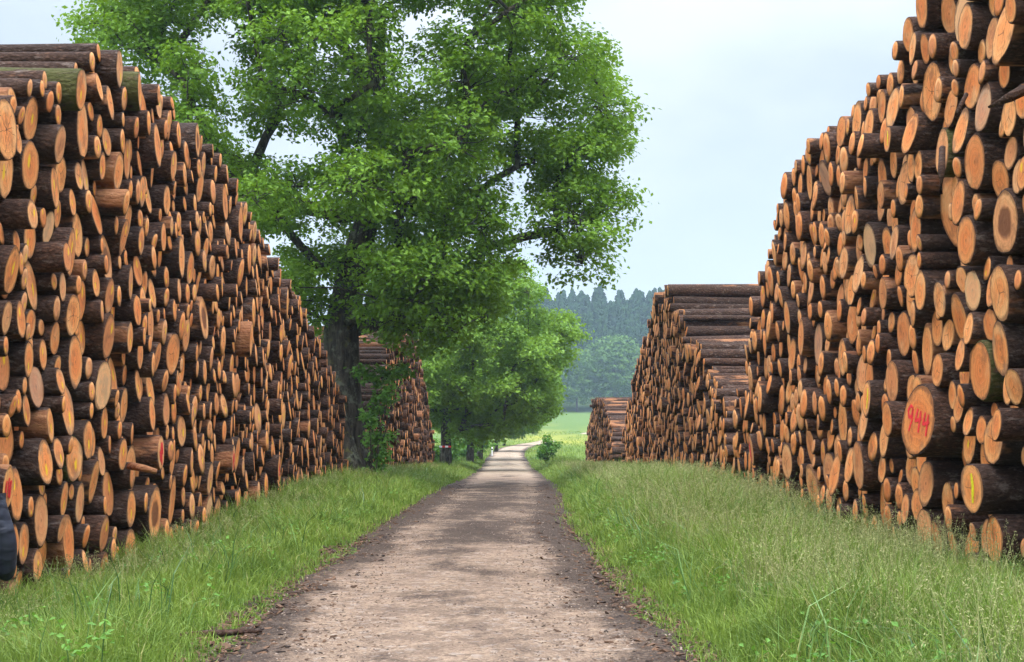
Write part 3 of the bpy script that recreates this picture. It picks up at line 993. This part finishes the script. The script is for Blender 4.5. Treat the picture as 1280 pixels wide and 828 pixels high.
# leafy shoots against the oak trunk
b = atY(462, 600, OY - 1.1); b[2] = gz(b[0], b[1])
parts = [(atY(px, py, OY - 1.1 + rg.uniform(-.3, .3)), r, n) for px, py, r, n in
         ((470, 590, .22, 6), (478, 568, .28, 8), (466, 545, .26, 8), (480, 548, .26, 8), (464, 520, .28, 8), (475, 505, .3, 10), (486, 490, .28, 8),
          (468, 470, .32, 10), (488, 466, .3, 8), (505, 464, .24, 6), (452, 462, .22, 5))]
bush('leafy_shoots', b, parts, rg, 'leafy young shoots climbing in front of the oak trunk', .14, 26, cat='shrub')
# bush in the field to the right of the track
bY = 78 * KY; b = atY(683, 575, bY); b[2] = gz(b[0], bY)
parts = [(atY(px, py, bY + rg.uniform(-.6, .6)), r, n) for px, py, r, n in
         ((683, 568, .42, 12), (677, 565, .4, 10), (690, 563, .38, 9), (685, 556, .36, 9), (684, 548, .25, 5), (696, 556, .25, 4))]
bush('field_bush', b, parts, rg, 'small green bush standing in the meadow right of the track', .2, 22)
for (px, Y_, lab) in ((560, 78, 'dark undergrowth bush at the foot of the rounded tree'), (580, 92, 'leafy undergrowth bush between the two middle roadside trunks'),
                      (598, 112, 'hazy undergrowth bush under the low spreading tree')):
    X_ = (px - 655) * Y_ / 1450; b = np.array([X_, Y_ * KY, gz(X_, Y_ * KY)])
    parts = [(b + [rg.uniform(-1.2, 1.2), rg.uniform(-1, 1), z_], .5, 10) for z_ in (.3, .5, .8, 1.1, 1.5, .4, .7, 1.0, 1.3, 1.8, .3, .6)]
    bush('undergrowth_bush', b, parts, rg, lab, .22, 20, group='undergrowth below the roadside trees')
b = atY(790, 492, 176); b[2] = gz(b[0], 176)
parts = [(b + [dx, dy, dz], .8, 14) for dx, dy, dz in ((0, 0, 1), (.6, .2, 2.2), (-.4, .1, 3.2), (.2, .3, 4.3), (0, 0, 5.4), (1, 0, 3.6), (.8, 0, 5))]
bush('field_shrub', b, parts, rg, 'bright green shrub peeping out behind the second right log stack', .4, 24)

# far wood: spruces above, broadleaved trees below
LEAF_F = leaf_mat('far_leaves', (.05, .12, .02), (.14, .26, .05), .25, .7)
t = NT('spruce_needles')
n = t.noise(t.pos(), .6, 4, .7)
SPR = t.finish(t.mix(t.ramp(n, .3, .7), (.012, .035, .014), (.04, .085, .03)), .9, spec=.1)
TRK = plain('spruce_bark', (.06, .045, .035), .9)


def spruce(H, rg):
    V, Tt = [], []
    n = 0
    layers = int(H / .85)
    for k in range(layers):
        u = k / layers
        z = H * (.10 + .9 * u)
        rr = (1 - u) ** .55 * H * .16 + .3
        nb = 11
        for a in range(nb):
            th = a * 2 * math.pi / nb + rg.uniform(-.25, .25) + k
            L = rr * rg.uniform(.5, 1.35)
            d = np.array([math.cos(th), math.sin(th), 0]); s = np.array([-d[1], d[0], 0])
            w = L * .34 + .12
            p = np.array([0, 0, z + .9])
            V += [p, p * 1 + d * L * .55 + s * w - [0, 0, .55], p + d * L - [0, 0, 1.25 + .12 * L], p + d * L * .55 - s * w - [0, 0, .55]]
            V += [p + d * L * .5 - [0, 0, 1.5]]
            Tt += [[n, n + 1, n + 2], [n, n + 2, n + 3], [n + 1, n + 4, n + 2], [n + 4, n + 3, n + 2]]
            n += 5
    return np.array(V), np.array(Tt)


protos = []
for k in range(4):
    H = 27 + k * 1.3
    r0 = empty('spruce_tree', (0, 0, 0))
    V, T_ = spruce(H, rg)
    build('crown', V, [T_], SPR, r0)
    g = Geo(); g.tube([[0, 0, -1], [0, 0, H * .5], [0, 0, H * .98]], [.32, .2, .04], 6); g.make('trunk', TRK, r0)
    protos.append(r0)
def place(proto, loc, rz, sc, label, cat, group, first):
    if first: o = proto
    else:
        o = proto.copy(); COL.objects.link(o)
        for ch in proto.children:
            c = ch.copy(); COL.objects.link(c); c.parent = o
    o.location = loc; o.rotation_euler = (0, 0, rz); o.scale = (sc, sc, sc)
    tag(o, label, cat, group)
usedp = set()
spots = []
for row, Y in enumerate((488, 500, 513, 527, 542)):
    for X in np.arange(-45, 98, 2.7):
        spots.append((X + rg.uniform(-1.5, 1.5), Y * KY + rg.uniform(-5, 5), row))
for (X, Y, row) in spots:
    px = 655 + X * F / Y
    k = rg.integers(4)
    place(protos[k], (X, Y, gz(X, Y) - .5), rg.uniform(0, 6.28), rg.uniform(.9, 1.07), 'hazy blue-green spruce in the wood on the far hill', 'spruce', 'spruces of the far wood', k not in usedp)
    usedp.add(k)
protos = []
for k in range(3):
    r0 = empty('broadleaf_tree', (0, 0, 0))
    cl = ell_clumps((0, 0, 15), (8.5, 8, 10.5), 42, rg, (2.2, 3.6))
    tw, of = [], []
    for (x, y, z, r) in cl:
        d = unit(rg.normal(0, 1, (22, 3)) + [0, 0, .3]) * r
        tw.append(np.array([x, y, z]) + d); of.append(np.tile([x, y, z - 1.5], (22, 1)))
    V, Q, T_ = leaves(np.concatenate(tw), 7, (.7, .7, .45), 1.25, np.concatenate(of), rg)
    build('crown', V, [Q], LEAF_F, r0, attrs={'tint': T_})
    g = Geo(); g.tube([[0, 0, -1], [0, 0, 8], [0, 0, 18]], [.55, .4, .15], 7)
    for q in range(5):
        c = cl[rg.integers(len(cl)), :3]; g.tube([[0, 0, 7 + q], (np.array([0, 0, 7 + q]) + c) / 2, c], [.2, .14, .05], 5)
    g.make('trunk', TRK, r0)
    protos.append(r0)
usedp = set()
for row, Y in enumerate((455 * KY, 468 * KY)):
    for X in np.arange(-95, 110, 10.5):
        X_ = X + rg.uniform(-3, 3) + row * 6; Y_ = Y + rg.uniform(-4, 4)
        k = rg.integers(3)
        place(protos[k], (X_, Y_, gz(X_, Y_) - .5), rg.uniform(0, 6.28), rg.uniform(.78, 1.12), 'hazy round-crowned tree at the edge of the far wood', 'tree', 'broadleaved trees along the far wood edge', k not in usedp)
        usedp.add(k)

# ------------------------------------------------------------------ grass
def blades(x, y, h, w, rg, lean=.62):
    N = len(x)
    z = gz(x, y)
    a = rg.uniform(0, 2 * math.pi, N)
    d = np.stack([np.cos(a), np.sin(a), np.zeros(N)], 1)
    b = rg.uniform(0, 2 * math.pi, N)
    s = np.stack([np.cos(b), np.sin(b), np.zeros(N)], 1) * (w / 2)[:, None]
    base = np.stack([x, y, z - .02], 1)
    ln = (np.abs(rg.normal(0, lean, N)) + .1) * h
    m = base + d * (ln * .28)[:, None] + np.array([0, 0, 1]) * (h * .6)[:, None]
    tz = h * np.clip(1.0 - .22 * (ln / h) ** 2, .5, 1)
    tip = base + d * ln[:, None] + np.array([0, 0, 1]) * tz[:, None]
    V = np.stack([base - s, base + s, m + s * .75, m - s * .75, tip], 1).reshape(-1, 3)
    i = np.arange(N) * 5
    return V, np.stack([i, i + 1, i + 2, i + 3], 1), np.stack([i + 3, i + 2, i + 4], 1)


t = NT('grass_blades')
a = t.attr('tint').outputs['Fac']
nb = t.noise(t.pos(), .9, 3)
f = t.math('ADD', t.math('MULTIPLY', a, .65), t.math('MULTIPLY', t.ramp(nb, .3, .7), .35))
c = t.mix(f, (.065, .13, .015), (.28, .38, .06))
c = t.mix(t.math('MULTIPLY', t.ramp(a, .88, .96), .8), c, (.36, .31, .12))
GRASS = t.finish(c, .55, spec=.3, trans=.3)
t = NT('grass_seed_heads')
a = t.attr('tint').outputs['Fac']
SEED = t.finish(t.mix(a, (.17, .20, .062), (.40, .385, .18)), .8, spec=.15, trans=.25)


t = NT('coarse_grass_blades')
COARSE = t.finish(t.mix(t.attr('tint').outputs['Fac'], (.035, .10, .025), (.17, .29, .075)), .45, spec=.4, trans=.25)


def sample_verge(side, y0, y1, dens0, rg, d0, d1):
    """density falls as 1/Y"""
    n = int((d1 - d0) * dens0 * 6 * math.log(y1 / y0))
    Y = y0 * (y1 / y0) ** rg.random(n)
    d = rg.uniform(d0, d1, n)
    X = cx(Y) + side * (ROADW + wf(Y) + d)
    return X, Y, d


rg = np.random.default_rng(5)
for side, nm, lab in ((-1, 'left_verge_grass', 'lush green grass on the left verge'), (1, 'right_verge_grass', 'tall tangled grass on the right verge')):
    wid = 2.9 if side < 0 else 3.5
    X, Y, d = sample_verge(side, 5.0, 110, 2100 if side < 0 else 2300, rg, -.3, wid)
    face = (XL - .05) if side < 0 else (XR + .05)
    keep = (X > face) if side < 0 else (X < face)
    if side < 0: keep &= ~((np.hypot(X - ob[0], Y - ob[1]) < .8))
    patch = wav(X, Y, 1.1, 3.3 + side)
    keep &= rg.random(len(X)) < np.clip(.75 + .5 * patch, .25, 1) * smooth(-.12, .25, d) ** .6 + .10 * (d > -.12) + .05
    X, Y, d = X[keep], Y[keep], d[keep]; patch = patch[keep]
    if side < 0: hm = .10 + .20 * smooth(0, .8, d) + .10 * smooth(1.2, 2.4, d) + .1 * smooth(14, 30, Y)
    else: hm = .10 + .28 * smooth(0, .8, d) + .12 * smooth(.8, 1.6, d) - .12 * smooth(2.0, 3.0, d) + .05 * smooth(14, 30, Y)
    hm = hm * (1 + .3 * patch + .35 * np.maximum(0, wav(X, Y, .38, 2.2))) + .08 * (side > 0) * smooth(.5, 1.2, d)
    h = np.maximum(.05, hm * rg.uniform(.55, 1.25, len(X)))
    w = (.006 + .004 * rg.random(len(X))) * np.maximum(1, (Y / 9)) ** .75
    V, Q, T = blades(X, Y, h, w, rg)
    tint = np.clip(.42 + .35 * wav(X, Y, .7, 6.1) + rg.normal(0, .25, len(X)), 0, 1)
    o = build(nm, V, [Q, T], GRASS, attrs={'tint': np.repeat(tint, 5)})
    o.name = 'verge_grass'
    tag(o, lab, 'grass', kind='stuff')
    # flowering stalks with loose panicles
    ns = 3000 if side < 0 else 9500
    X = []; 
    Y = 5.6 * (70 / 5.6) ** rg.random(ns * 2)
    d = rg.uniform(.5 if side > 0 else .9, wid - .1, ns * 2)
    X = cx(Y) + side * (ROADW + wf(Y) + d)
    pr = np.clip(.5 + .8 * wav(X, Y, 1.6, 9 + side), .05, 1) * (smooth(.4, 1.4, d) if side > 0 else smooth(.8, 2.4, d))
    k = (rg.random(len(X)) < pr) & ((X > face + .02) if side < 0 else (X < face - .02))
    if side < 0: k &= ~((np.hypot(X - ob[0], Y - ob[1]) < .9))
    X, Y, d = X[k], Y[k], d[k]
    N = len(X)
    z = gz(X, Y)
    h = rg.uniform(.42, .85, N) if side > 0 else rg.uniform(.3, .6, N)
    a = rg.uniform(0, 6.28, N)
    ln = (np.abs(rg.normal(0, .33, N)) + .05) * h
    dirv = np.stack([np.cos(a), np.sin(a), np.zeros(N)], 1)
    base = np.stack([X, Y, z], 1)
    sc_ = np.maximum(1, Y / 11) ** .6
    def at(u): return base + dirv * (ln * u ** 2)[:, None] + np.array([0, 0, 1]) * (h * u - .25 * ln * u ** 3)[:, None]
    wv = np.stack([-np.sin(a), np.cos(a), np.zeros(N)], 1) * (.0022 * sc_)[:, None]
    p0, p1, p2 = at(0), at(.6), at(1.0)
    VV = [np.stack([p0 - wv, p0 + wv, p1 + wv, p1 - wv], 1).reshape(-1, 3), np.stack([p1 - wv, p1 + wv, p2 + wv * .5, p2 - wv * .5], 1).reshape(-1, 3)]
    TT = [np.repeat(rg.uniform(0, .5, N), 4)] * 2
    nsp = 15
    for s in range(nsp):
        u = rg.uniform(.72, 1.03, N)
        q = at(u)
        fall = (1.05 - u) * .30 + .006
        q = q + rg.normal(0, 1, (N, 3)) * (fall * .35)[:, None] * sc_[:, None] * np.array([1, 1, .5])
        dd = unit(rg.normal(0, 1, (N, 3)) + np.array([0, 0, .4])) * (.011 * sc_)[:, None]
        pp = unit(rg.normal(0, 1, (N, 3))) * (.0032 * sc_)[:, None]
        VV.append(np.stack([q - dd, q + pp, q + dd, q - pp], 1).reshape(-1, 3)); TT.append(np.repeat(rg.uniform(.2, 1, N), 4))
    V = np.concatenate(VV)
    o = build('grass_panicles', V, [np.arange(len(V)).reshape(-1, 4)], SEED, attrs={'tint': np.concatenate(TT)})
    tag(o, 'pale feathery grass flower heads on the ' + ('left' if side < 0 else 'right') + ' verge', 'grass', kind='stuff')
    # long coarse blades, arching over, thickest along the foot of the stack
    n = 5200 if side < 0 else 9000
    Y = 5.4 * (60 / 5.4) ** rg.random(n); d = rg.uniform(.35, wid + .25, n)
    X = cx(Y) + side * (ROADW + wf(Y) + d)
    k = rg.random(n) < np.clip(.35 + .8 * wav(X, Y, .8, 7.7), .04, 1) * (.35 + .65 * smooth(1.2, 2.6, d))
    k &= (X > face + .05) if side < 0 else (X < face - .05)
    X, Y = X[k], Y[k]
    V, Q, T = blades(X, Y, rg.uniform(.4, .85, len(X)) * (.85 if side < 0 else 1), rg.uniform(.008, .015, len(X)) * np.maximum(1, Y / 12) ** .6, rg, 1.0)
    o = build('coarse_grass', V, [Q, T], COARSE, attrs={'tint': np.repeat(rg.random(len(X)), 5)})
    tag(o, 'long coarse arching grass blades on the ' + ('left' if side < 0 else 'right') + ' verge', 'grass', kind='stuff')
    # broad-leaved weeds
    n = 420 if side < 0 else 900
    Y = 5.8 * (45 / 5.8) ** rg.random(n); d = rg.uniform(.2, wid - .6, n)
    X = cx(Y) + side * (ROADW + wf(Y) + d)
    k = wav(X, Y, 1.0, 4.4) > .1
    c0 = np.stack([X, Y, gz(X, Y) + rg.uniform(.08, .34, n)], 1)[k]
    V, Q, T = leaves(c0, 11, (.055, .055, .05), .05, c0 - [0, 0, .3], rg, up=1.0)
    o = build('broad_weeds', V, [Q], LEAF_S, attrs={'tint': T})
    tag(o, 'broad-leaved weeds among the grass of the ' + ('left' if side < 0 else 'right') + ' verge', 'weeds', kind='stuff')

# coarser meadow tufts farther out
n = 70000
Y = 24 * (330 / 24) ** rg.random(n)
X = rg.uniform(-1, 1, n) * (14 + .12 * Y)
dd = X - cx(Y)
k = (np.abs(dd) > ROADW + 2.6) & ~((dd < 0) & (X < XL) & (Y < 67)) & ~((X > XR) & (Y < 88)) | ((Y > 100) & (np.abs(dd) > ROADW + .1))
k &= ~((X < XL + .1) & (Y < 67)) & ~((X > XR - .1) & (Y < 88))
X, Y = X[k], Y[k]
h = rg.uniform(.2, .5, len(X)) * np.where(Y > 150, .8, 1); w = .012 * (Y / 20) ** .8
V, Q, T = blades(X, Y, h, w, rg)
o = build('meadow_grass', V, [Q, T], GRASS, attrs={'tint': np.repeat(np.clip(.6 + rg.normal(0, .2, len(X)), 0, .87), 5)})
tag(o, 'green meadow grass spreading out beyond the log stacks', 'grass', kind='stuff')

# bark litter and gravel stones on the track
def chips(n, rg, where_, size, name, mat, label, cat, flat=.25):
    X, Y, Z = where_(n)
    s = size(n, Y)
    base = np.array([[-1, -.45, 0], [1, -.4, 0], [1, .45, 0], [-1, .4, 0], [-.8, -.3, 1], [.75, -.3, 1], [.8, .3, 1], [-.8, .3, 1]])
    V = base[None] * np.array([1, 1, flat]) + rg.normal(0, .14, (n, 8, 3)) * np.array([1, 1, flat])
    V = V * s[:, None, None]
    a = rg.uniform(0, 6.28, n); b = rg.normal(0, .25, n)
    ca, sa, cb, sb = np.cos(a)[:, None], np.sin(a)[:, None], np.cos(b)[:, None], np.sin(b)[:, None]
    x, y, z = V[..., 0] * cb + V[..., 2] * sb, V[..., 1], -V[..., 0] * sb + V[..., 2] * cb
    V = np.stack([x * ca - y * sa + X[:, None], x * sa + y * ca + Y[:, None], z + Z[:, None]], -1).reshape(-1, 3)
    f = np.array([[0, 3, 2, 1], [4, 5, 6, 7], [0, 1, 5, 4], [1, 2, 6, 5], [2, 3, 7, 6], [3, 0, 4, 7]])
    Q = (f[None] + (np.arange(n) * 8)[:, None, None]).reshape(-1, 4)
    o = build(name, V, [Q], mat, attrs={'rnd': np.repeat(np.stack([rg.random(n) * .6] * 4, 1), 8, 0), 'tint': np.repeat(rg.random(n), 8)})
    tag(o, label, cat, kind='stuff')


def roadz(X, Y): return hz(Y) + .012 + .03 * (1 - np.minimum(1, np.abs(X - cx(Y)) / ROADW) ** 2) 
def litter(n):
    Y = 5.5 * (48 / 5.5) ** rg.random(n)
    s = np.where(rg.random(n) < .5, -1, 1)
    d = ROADW - np.abs(rg.normal(0, .3, n)) * (1 + .6 * wav(Y, Y * 0, .8, 1.0)) + .2
    X = cx(Y) + s * d
    return X, Y, np.where(d < ROADW - .1, roadz(X, Y), gz(X, Y) + .02) - .004
t = NT('bark_litter')
LIT = t.finish(t.mix(t.attr('tint').outputs['Fac'], (.022, .015, .012), (.15, .085, .05)), .9, spec=.2)
chips(9000, rg, litter, lambda n, Y: rg.uniform(.009, .036, n) * np.where(rg.random(n) < .05, 1.8, 1), 'bark_litter', LIT, 'dark bark scraps littering the edges of the track', 'bark litter', .3)
def allroad(n):
    Y = 5.4 * (40 / 5.4) ** rg.random(n)
    X = cx(Y) + rg.uniform(-ROADW, ROADW, n)
    return X, Y, roadz(X, Y) - .005
t = NT('gravel_stone')
STN = t.finish(t.mix(t.attr('tint').outputs['Fac'], (.10, .07, .055), (.40, .31, .24)), .85, spec=.25)
chips(9000, rg, allroad, lambda n, Y: rg.uniform(.003, .011, n), 'loose_gravel', STN, 'loose gravel stones strewn over the track', 'gravel', .7)
chips(4500, rg, allroad, lambda n, Y: rg.uniform(.004, .016, n), 'bark_crumbs', LIT, 'small bark crumbs scattered over the gravel track', 'bark crumbs', .3)

# sticks
def stick(name, pts, rad, label, mat=None, cat='stick'):
    g = Geo()
    g.tube(pts, rad, 7, wob=.08)
    m = np.mean(pts, axis=0)
    o = g.make(name, mat or BARK, loc=m, smooth_shade=True)
    v = len(o.data.vertices)
    at_ = o.data.attributes.new('rnd', 'FLOAT_COLOR', 'POINT'); at_.data.foreach_set('color', np.tile([.2, .5, .5, 0], v).astype(np.float32))
    tag(o, label, cat)
xf = XR - .42
stick('broken_branch', [atX(1281, 112, xf + .25), atX(1262, 122, xf), atX(1236, 134, xf - .1)], [.05, .045, .012], 'dark broken branch poking out high on the right log stack')
stick('broken_branch', [atX(1208, 118, xf + .2), atX(1197, 140, xf), atX(1190, 158, xf + .02)], [.02, .022, .008], 'thin twig hanging between logs high on the right stack')
stick('broken_branch', [atX(1178, 185, xf + .15), atX(1177, 215, xf), atX(1176, 243, xf)], [.03, .035, .02], 'upright splinter of bark hanging on the right stack')
stick('broken_branch', [atX(163, 583, XL + .1), atX(180, 586, XL + .45), atX(196, 590, XL + .6)], [.05, .04, .03], 'thin pale pole end jutting low from the left log stack', mat=BARKS['bare'])
zz = float(gz(cx(9.9) - 1.72, 9.9))
stick('fallen_branch', [(cx(9.9) - 2.05, 9.8, zz + .04), (cx(9.9) - 1.75, 9.9, zz + .05), (cx(9.9) - 1.4, 10.05, zz + .05)], [.02, .03, .015], 'dark dead branch lying at the left edge of the track')
# small marker post and barrier tape far down the track
pY = 112 * KY; b = atY(615, 560, pY); zb = float(gz(b[0], pY))
mp = empty('marker_post', (b[0], pY, zb))
WHT = plain('white_paint', (.8, .8, .78), .6); BLK = plain('black_paint', (.02, .02, .02), .6)
g = Geo(); g.tube([[0, 0, -.1], [0, 0, .82], [.0, 0, .9]], [.085, .085, .05], 8); g.make('post', WHT, mp)
g = Geo(); g.tube([[0, 0, .6], [0, 0, .72]], [.089, .089], 8); g.make('black_band', BLK, mp)
tag(mp, 'small white roadside marker post under the far roadside trees', 'marker post')
tY = 66.6 * KY; ta = atY(549, 559, tY); tb = atY(564, 558, tY)
bt = empty('barrier_bar', ((ta[0] + tb[0]) / 2, tY, float(gz(ta[0], tY))))
g = Geo(); zc = (ta[2] + tb[2]) / 2
def boxg(g, x0, x1, y0, y1, z0, z1):
    v = [(x, y, z) for x in (x0, x1) for y in (y0, y1) for z in (z0, z1)]
    g.add(v, [[0, 1, 3, 2], [4, 6, 7, 5], [0, 4, 5, 1], [2, 3, 7, 6], [0, 2, 6, 4], [1, 5, 7, 3]])
for k in (0, 2): boxg(g, ta[0] + k * .17, ta[0] + k * .17 + .17, tY - .02, tY + .02, zc - .05, zc + .05)
q = g.make('white_board', WHT, bt); q.matrix_parent_inverse = Matrix.Translation(-bt.location)
g = Geo()
for k in (1, 3): boxg(g, ta[0] + k * .17 + .002, ta[0] + k * .17 + .168, tY - .02, tY + .02, zc - .05, zc + .05)
q = g.make('red_board', RED, bt); q.matrix_parent_inverse = Matrix.Translation(-bt.location)
g = Geo()
zg = float(gz(ta[0], tY)) - .05
for k in (.05, .6): g.tube([[ta[0] + k, tY + .05, zg], [ta[0] + k, tY + .05, zc + .05]], [.03, .03], 6)
q = g.make('support', DKBARK, bt); q.matrix_parent_inverse = Matrix.Translation(-bt.location)
tag(bt, 'low red and white barrier board in front of the rounded tree trunk', 'barrier')

# ------------------------------------------------------------------ the person at the left edge
def skin(name, joints, edges, mat, parent, sub=2):
    me = bpy.data.meshes.new(name)
    me.from_pydata([j[0] for j in joints], edges, [])
    o = bpy.data.objects.new(name, me); COL.objects.link(o); o.parent = parent
    sm = o.modifiers.new('skin', 'SKIN')
    for k, j in enumerate(joints):
        me.skin_vertices[0].data[k].radius = j[1] if isinstance(j[1], tuple) else (j[1], j[1])
    me.skin_vertices[0].data[0].use_root = True
    sm.use_smooth_shade = True
    s = o.modifiers.new('sub', 'SUBSURF'); s.levels = sub; s.render_levels = sub
    me.materials.append(mat)
    return o
PX, PY = -3.13, 6.5 * KY
pz = float(gz(PX, PY))
pe = empty('person', (PX, PY, pz))
SKIN = plain('skin', (.5, .28, .2), .5); t = NT('navy_jacket'); nn = t.noise(t.pos((1, 1, .6)), 14, 4)
NAVY = t.finish(t.mix(nn, (.008, .009, .014), (.03, .034, .05)), .55, t.bump(t.noise(t.pos((1, 1, 2.4)), 5, 2, .4, .8), .6, .05), .2)
TRO = plain('dark_trousers', (.02, .02, .024), .9); HAIR = plain('dark_hair', (.03, .018, .01), .6); SHO = plain('dark_shoe', (.02, .016, .014), .6)
# person faces the stack (-x..+y); the arm nearest the track hangs with the hand in the pocket
J = [((0, 0, .80), (.13, .10)), ((0, 0, .98), (.12, .09)), ((0, 0, 1.13), (.13, .09)), ((0, 0, 1.25), (.05, .05)), ((0, .01, 1.33), (.06, .07)), ((0, .015, 1.42), (.072, .088)), ((0, .01, 1.49), (.045, .055)),
     ((.15, 0, 1.17), .05), ((.235, -.02, .94), .038), ((.23, .05, .80), .032), ((.19, .10, .735), .032),
     ((-.15, 0, 1.17), .05), ((-.215, -.02, .94), .042), ((-.17, .10, .80), .034), ((-.14, .15, .76), .034),
     ((.075, 0, .74), .085), ((.085, .01, .42), .06), ((.09, -.02, .09), .042), ((.095, .09, .03), .035),
     ((-.075, 0, .74), .085), ((-.085, .01, .42), .06), ((-.09, -.02, .09), .042), ((-.095, .09, .03), .035)]
E = [(0, 1), (1, 2), (2, 3), (3, 4), (4, 5), (5, 6), (2, 7), (7, 8), (8, 9), (9, 10), (2, 11), (11, 12), (12, 13), (13, 14), (0, 15), (15, 16), (16, 17), (17, 18), (0, 19), (19, 20), (20, 21), (21, 22)]
skin('body', J, E, SKIN, pe)
skin('jacket', [((0, 0, .98), (.185, .14)), ((0, 0, 1.12), (.185, .13)), ((0, 0, 1.2), (.10, .08)), ((0, 0, .80), (.2, .155)), ((0, 0, .56), (.225, .18)),
                ((.17, 0, 1.16), .075), ((.245, -.02, .95), .058), ((.235, .05, .80), .052), ((.21, .09, .735), .047),
                ((-.17, 0, 1.16), .075), ((-.245, -.02, .95), .066), ((-.20, .09, .80), .058), ((-.175, .13, .765), .05)],
     [(0, 1), (1, 2), (0, 3), (3, 4), (1, 5), (5, 6), (6, 7), (7, 8), (1, 9), (9, 10), (10, 11), (11, 12)], NAVY, pe)
skin('trousers', [((0, 0, .76), (.15, .12)), ((.08, 0, .66), .105), ((.088, .01, .42), .078), ((.092, -.02, .1), .062), ((-.08, 0, .66), .105), ((-.088, .01, .42), .078), ((-.092, -.02, .1), .062)],
     [(0, 1), (1, 2), (2, 3), (0, 4), (4, 5), (5, 6)], TRO, pe)
for s in (1, -1):
    skin('shoe', [((s * .092, -.05, .045), (.045, .05)), ((s * .095, .05, .04), (.048, .042)), ((s * .10, .15, .03), (.04, .03))], [(0, 1), (1, 2)], SHO, pe)
skin('hair', [((0, -.01, 1.43), (.083, .088)), ((0, -.005, 1.49), (.07, .075)), ((0, -.04, 1.37), (.06, .05))], [(0, 1), (0, 2)], HAIR, pe)
for s in (1, -1):
    skin('eye', [((s * .028, .098, 1.425), .009), ((s * .03, .1, 1.425), .008)], [(0, 1)], BLK, pe, 1)
skin('nose', [((0, .098, 1.42), .008), ((0, .118, 1.395), .012)], [(0, 1)], SKIN, pe, 1)
tag(pe, 'person in a dark navy jacket standing by the near left logs', 'person')
pe.rotation_euler = (0, 0, R(8))

# ------------------------------------------------------------------ air, sky, sun
hz_v = [(x, y, z) for x in (-900, 900) for y in (-150, 1400) for z in (-12, 105)]
hm = NT('haze')
vol = hm.n('ShaderNodeVolumePrincipled', {'Color': (.62, .79, 1, 1), 'Density': .0003, 'Anisotropy': .2})
hm.t.links.new(vol.outputs[0], hm.out.inputs['Volume'])
hb = build('haze', hz_v, [np.array([[0, 1, 3, 2], [4, 6, 7, 5], [0, 4, 5, 1], [2, 3, 7, 6], [0, 2, 6, 4], [1, 5, 7, 3]])], hm.m)
tag(hb, kind='stuff')

w = bpy.data.worlds.new('World'); SC.world = w; w.use_nodes = True
nt = w.node_tree; nt.nodes.clear()
SUN_EL, SUN_AZ = R(58), R(180)      # azimuth clockwise from +Y
sky = nt.nodes.new('ShaderNodeTexSky'); sky.sky_type = 'NISHITA'; sky.sun_disc = False
sky.sun_elevation = SUN_EL; sky.sun_rotation = SUN_AZ; sky.dust_density = 2.0
tc = nt.nodes.new('ShaderNodeTexCoord')
mp_ = nt.nodes.new('ShaderNodeMapping'); mp_.inputs['Scale'].default_value = (1, 1, 2.2)
nt.links.new(tc.outputs['Generated'], mp_.inputs[0])
no = nt.nodes.new('ShaderNodeTexNoise'); no.inputs['Scale'].default_value = 2.6; no.inputs['Detail'].default_value = 6; no.inputs['Roughness'].default_value = .5
nt.links.new(mp_.outputs[0], no.inputs['Vector'])
mr = nt.nodes.new('ShaderNodeMapRange'); mr.interpolation_type = 'SMOOTHSTEP'
for k, v in ((1, .38), (2, .68), (3, .62), (4, 1.0)): mr.inputs[k].default_value = v
nt.links.new(no.outputs[0], mr.inputs[0])
mx = nt.nodes.new('ShaderNodeMix'); mx.data_type = 'RGBA'
nt.links.new(mr.outputs[0], mx.inputs[0]); nt.links.new(sky.outputs[0], mx.inputs[6])
mx.inputs[7].default_value = (6.2, 6.8, 7.7, 1)
bg = nt.nodes.new('ShaderNodeBackground'); bg.inputs[1].default_value = .1
# overcast sky, boosted overhead beyond its natural brightness to lift log faces and ground
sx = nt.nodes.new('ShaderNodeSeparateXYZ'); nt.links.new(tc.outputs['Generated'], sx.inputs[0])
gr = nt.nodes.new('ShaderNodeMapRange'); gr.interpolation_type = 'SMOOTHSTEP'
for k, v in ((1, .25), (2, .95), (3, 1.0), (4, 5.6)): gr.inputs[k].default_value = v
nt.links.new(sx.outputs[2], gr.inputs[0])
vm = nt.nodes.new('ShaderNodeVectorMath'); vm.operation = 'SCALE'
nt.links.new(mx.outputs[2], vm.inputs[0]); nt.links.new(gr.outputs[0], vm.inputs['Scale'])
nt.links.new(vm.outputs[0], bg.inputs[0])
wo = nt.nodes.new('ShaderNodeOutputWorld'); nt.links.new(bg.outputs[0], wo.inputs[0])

sl = bpy.data.lights.new('sun', 'SUN'); sl.energy = 1.5; sl.angle = R(20); sl.color = (1, .95, .88)
so = bpy.data.objects.new('sun', sl); COL.objects.link(so)
sdir = Vector((math.sin(SUN_AZ) * math.cos(SUN_EL), math.cos(SUN_AZ) * math.cos(SUN_EL), math.sin(SUN_EL)))
so.rotation_euler = sdir.to_track_quat('Z', 'Y').to_euler()

SC.view_settings.view_transform = 'Standard'
SC.view_settings.look = 'None'
SC.view_settings.exposure = 0.58
SC.view_settings.gamma = 1
SC.view_settings.use_curve_mapping = False
SC.render.engine = 'CYCLES'
SC.cycles.use_denoising = True
SC.cycles.max_bounces = 6
SC.cycles.diffuse_bounces = 3
SC.cycles.transparent_max_bounces = 6
SC.cycles.volume_bounces = 1
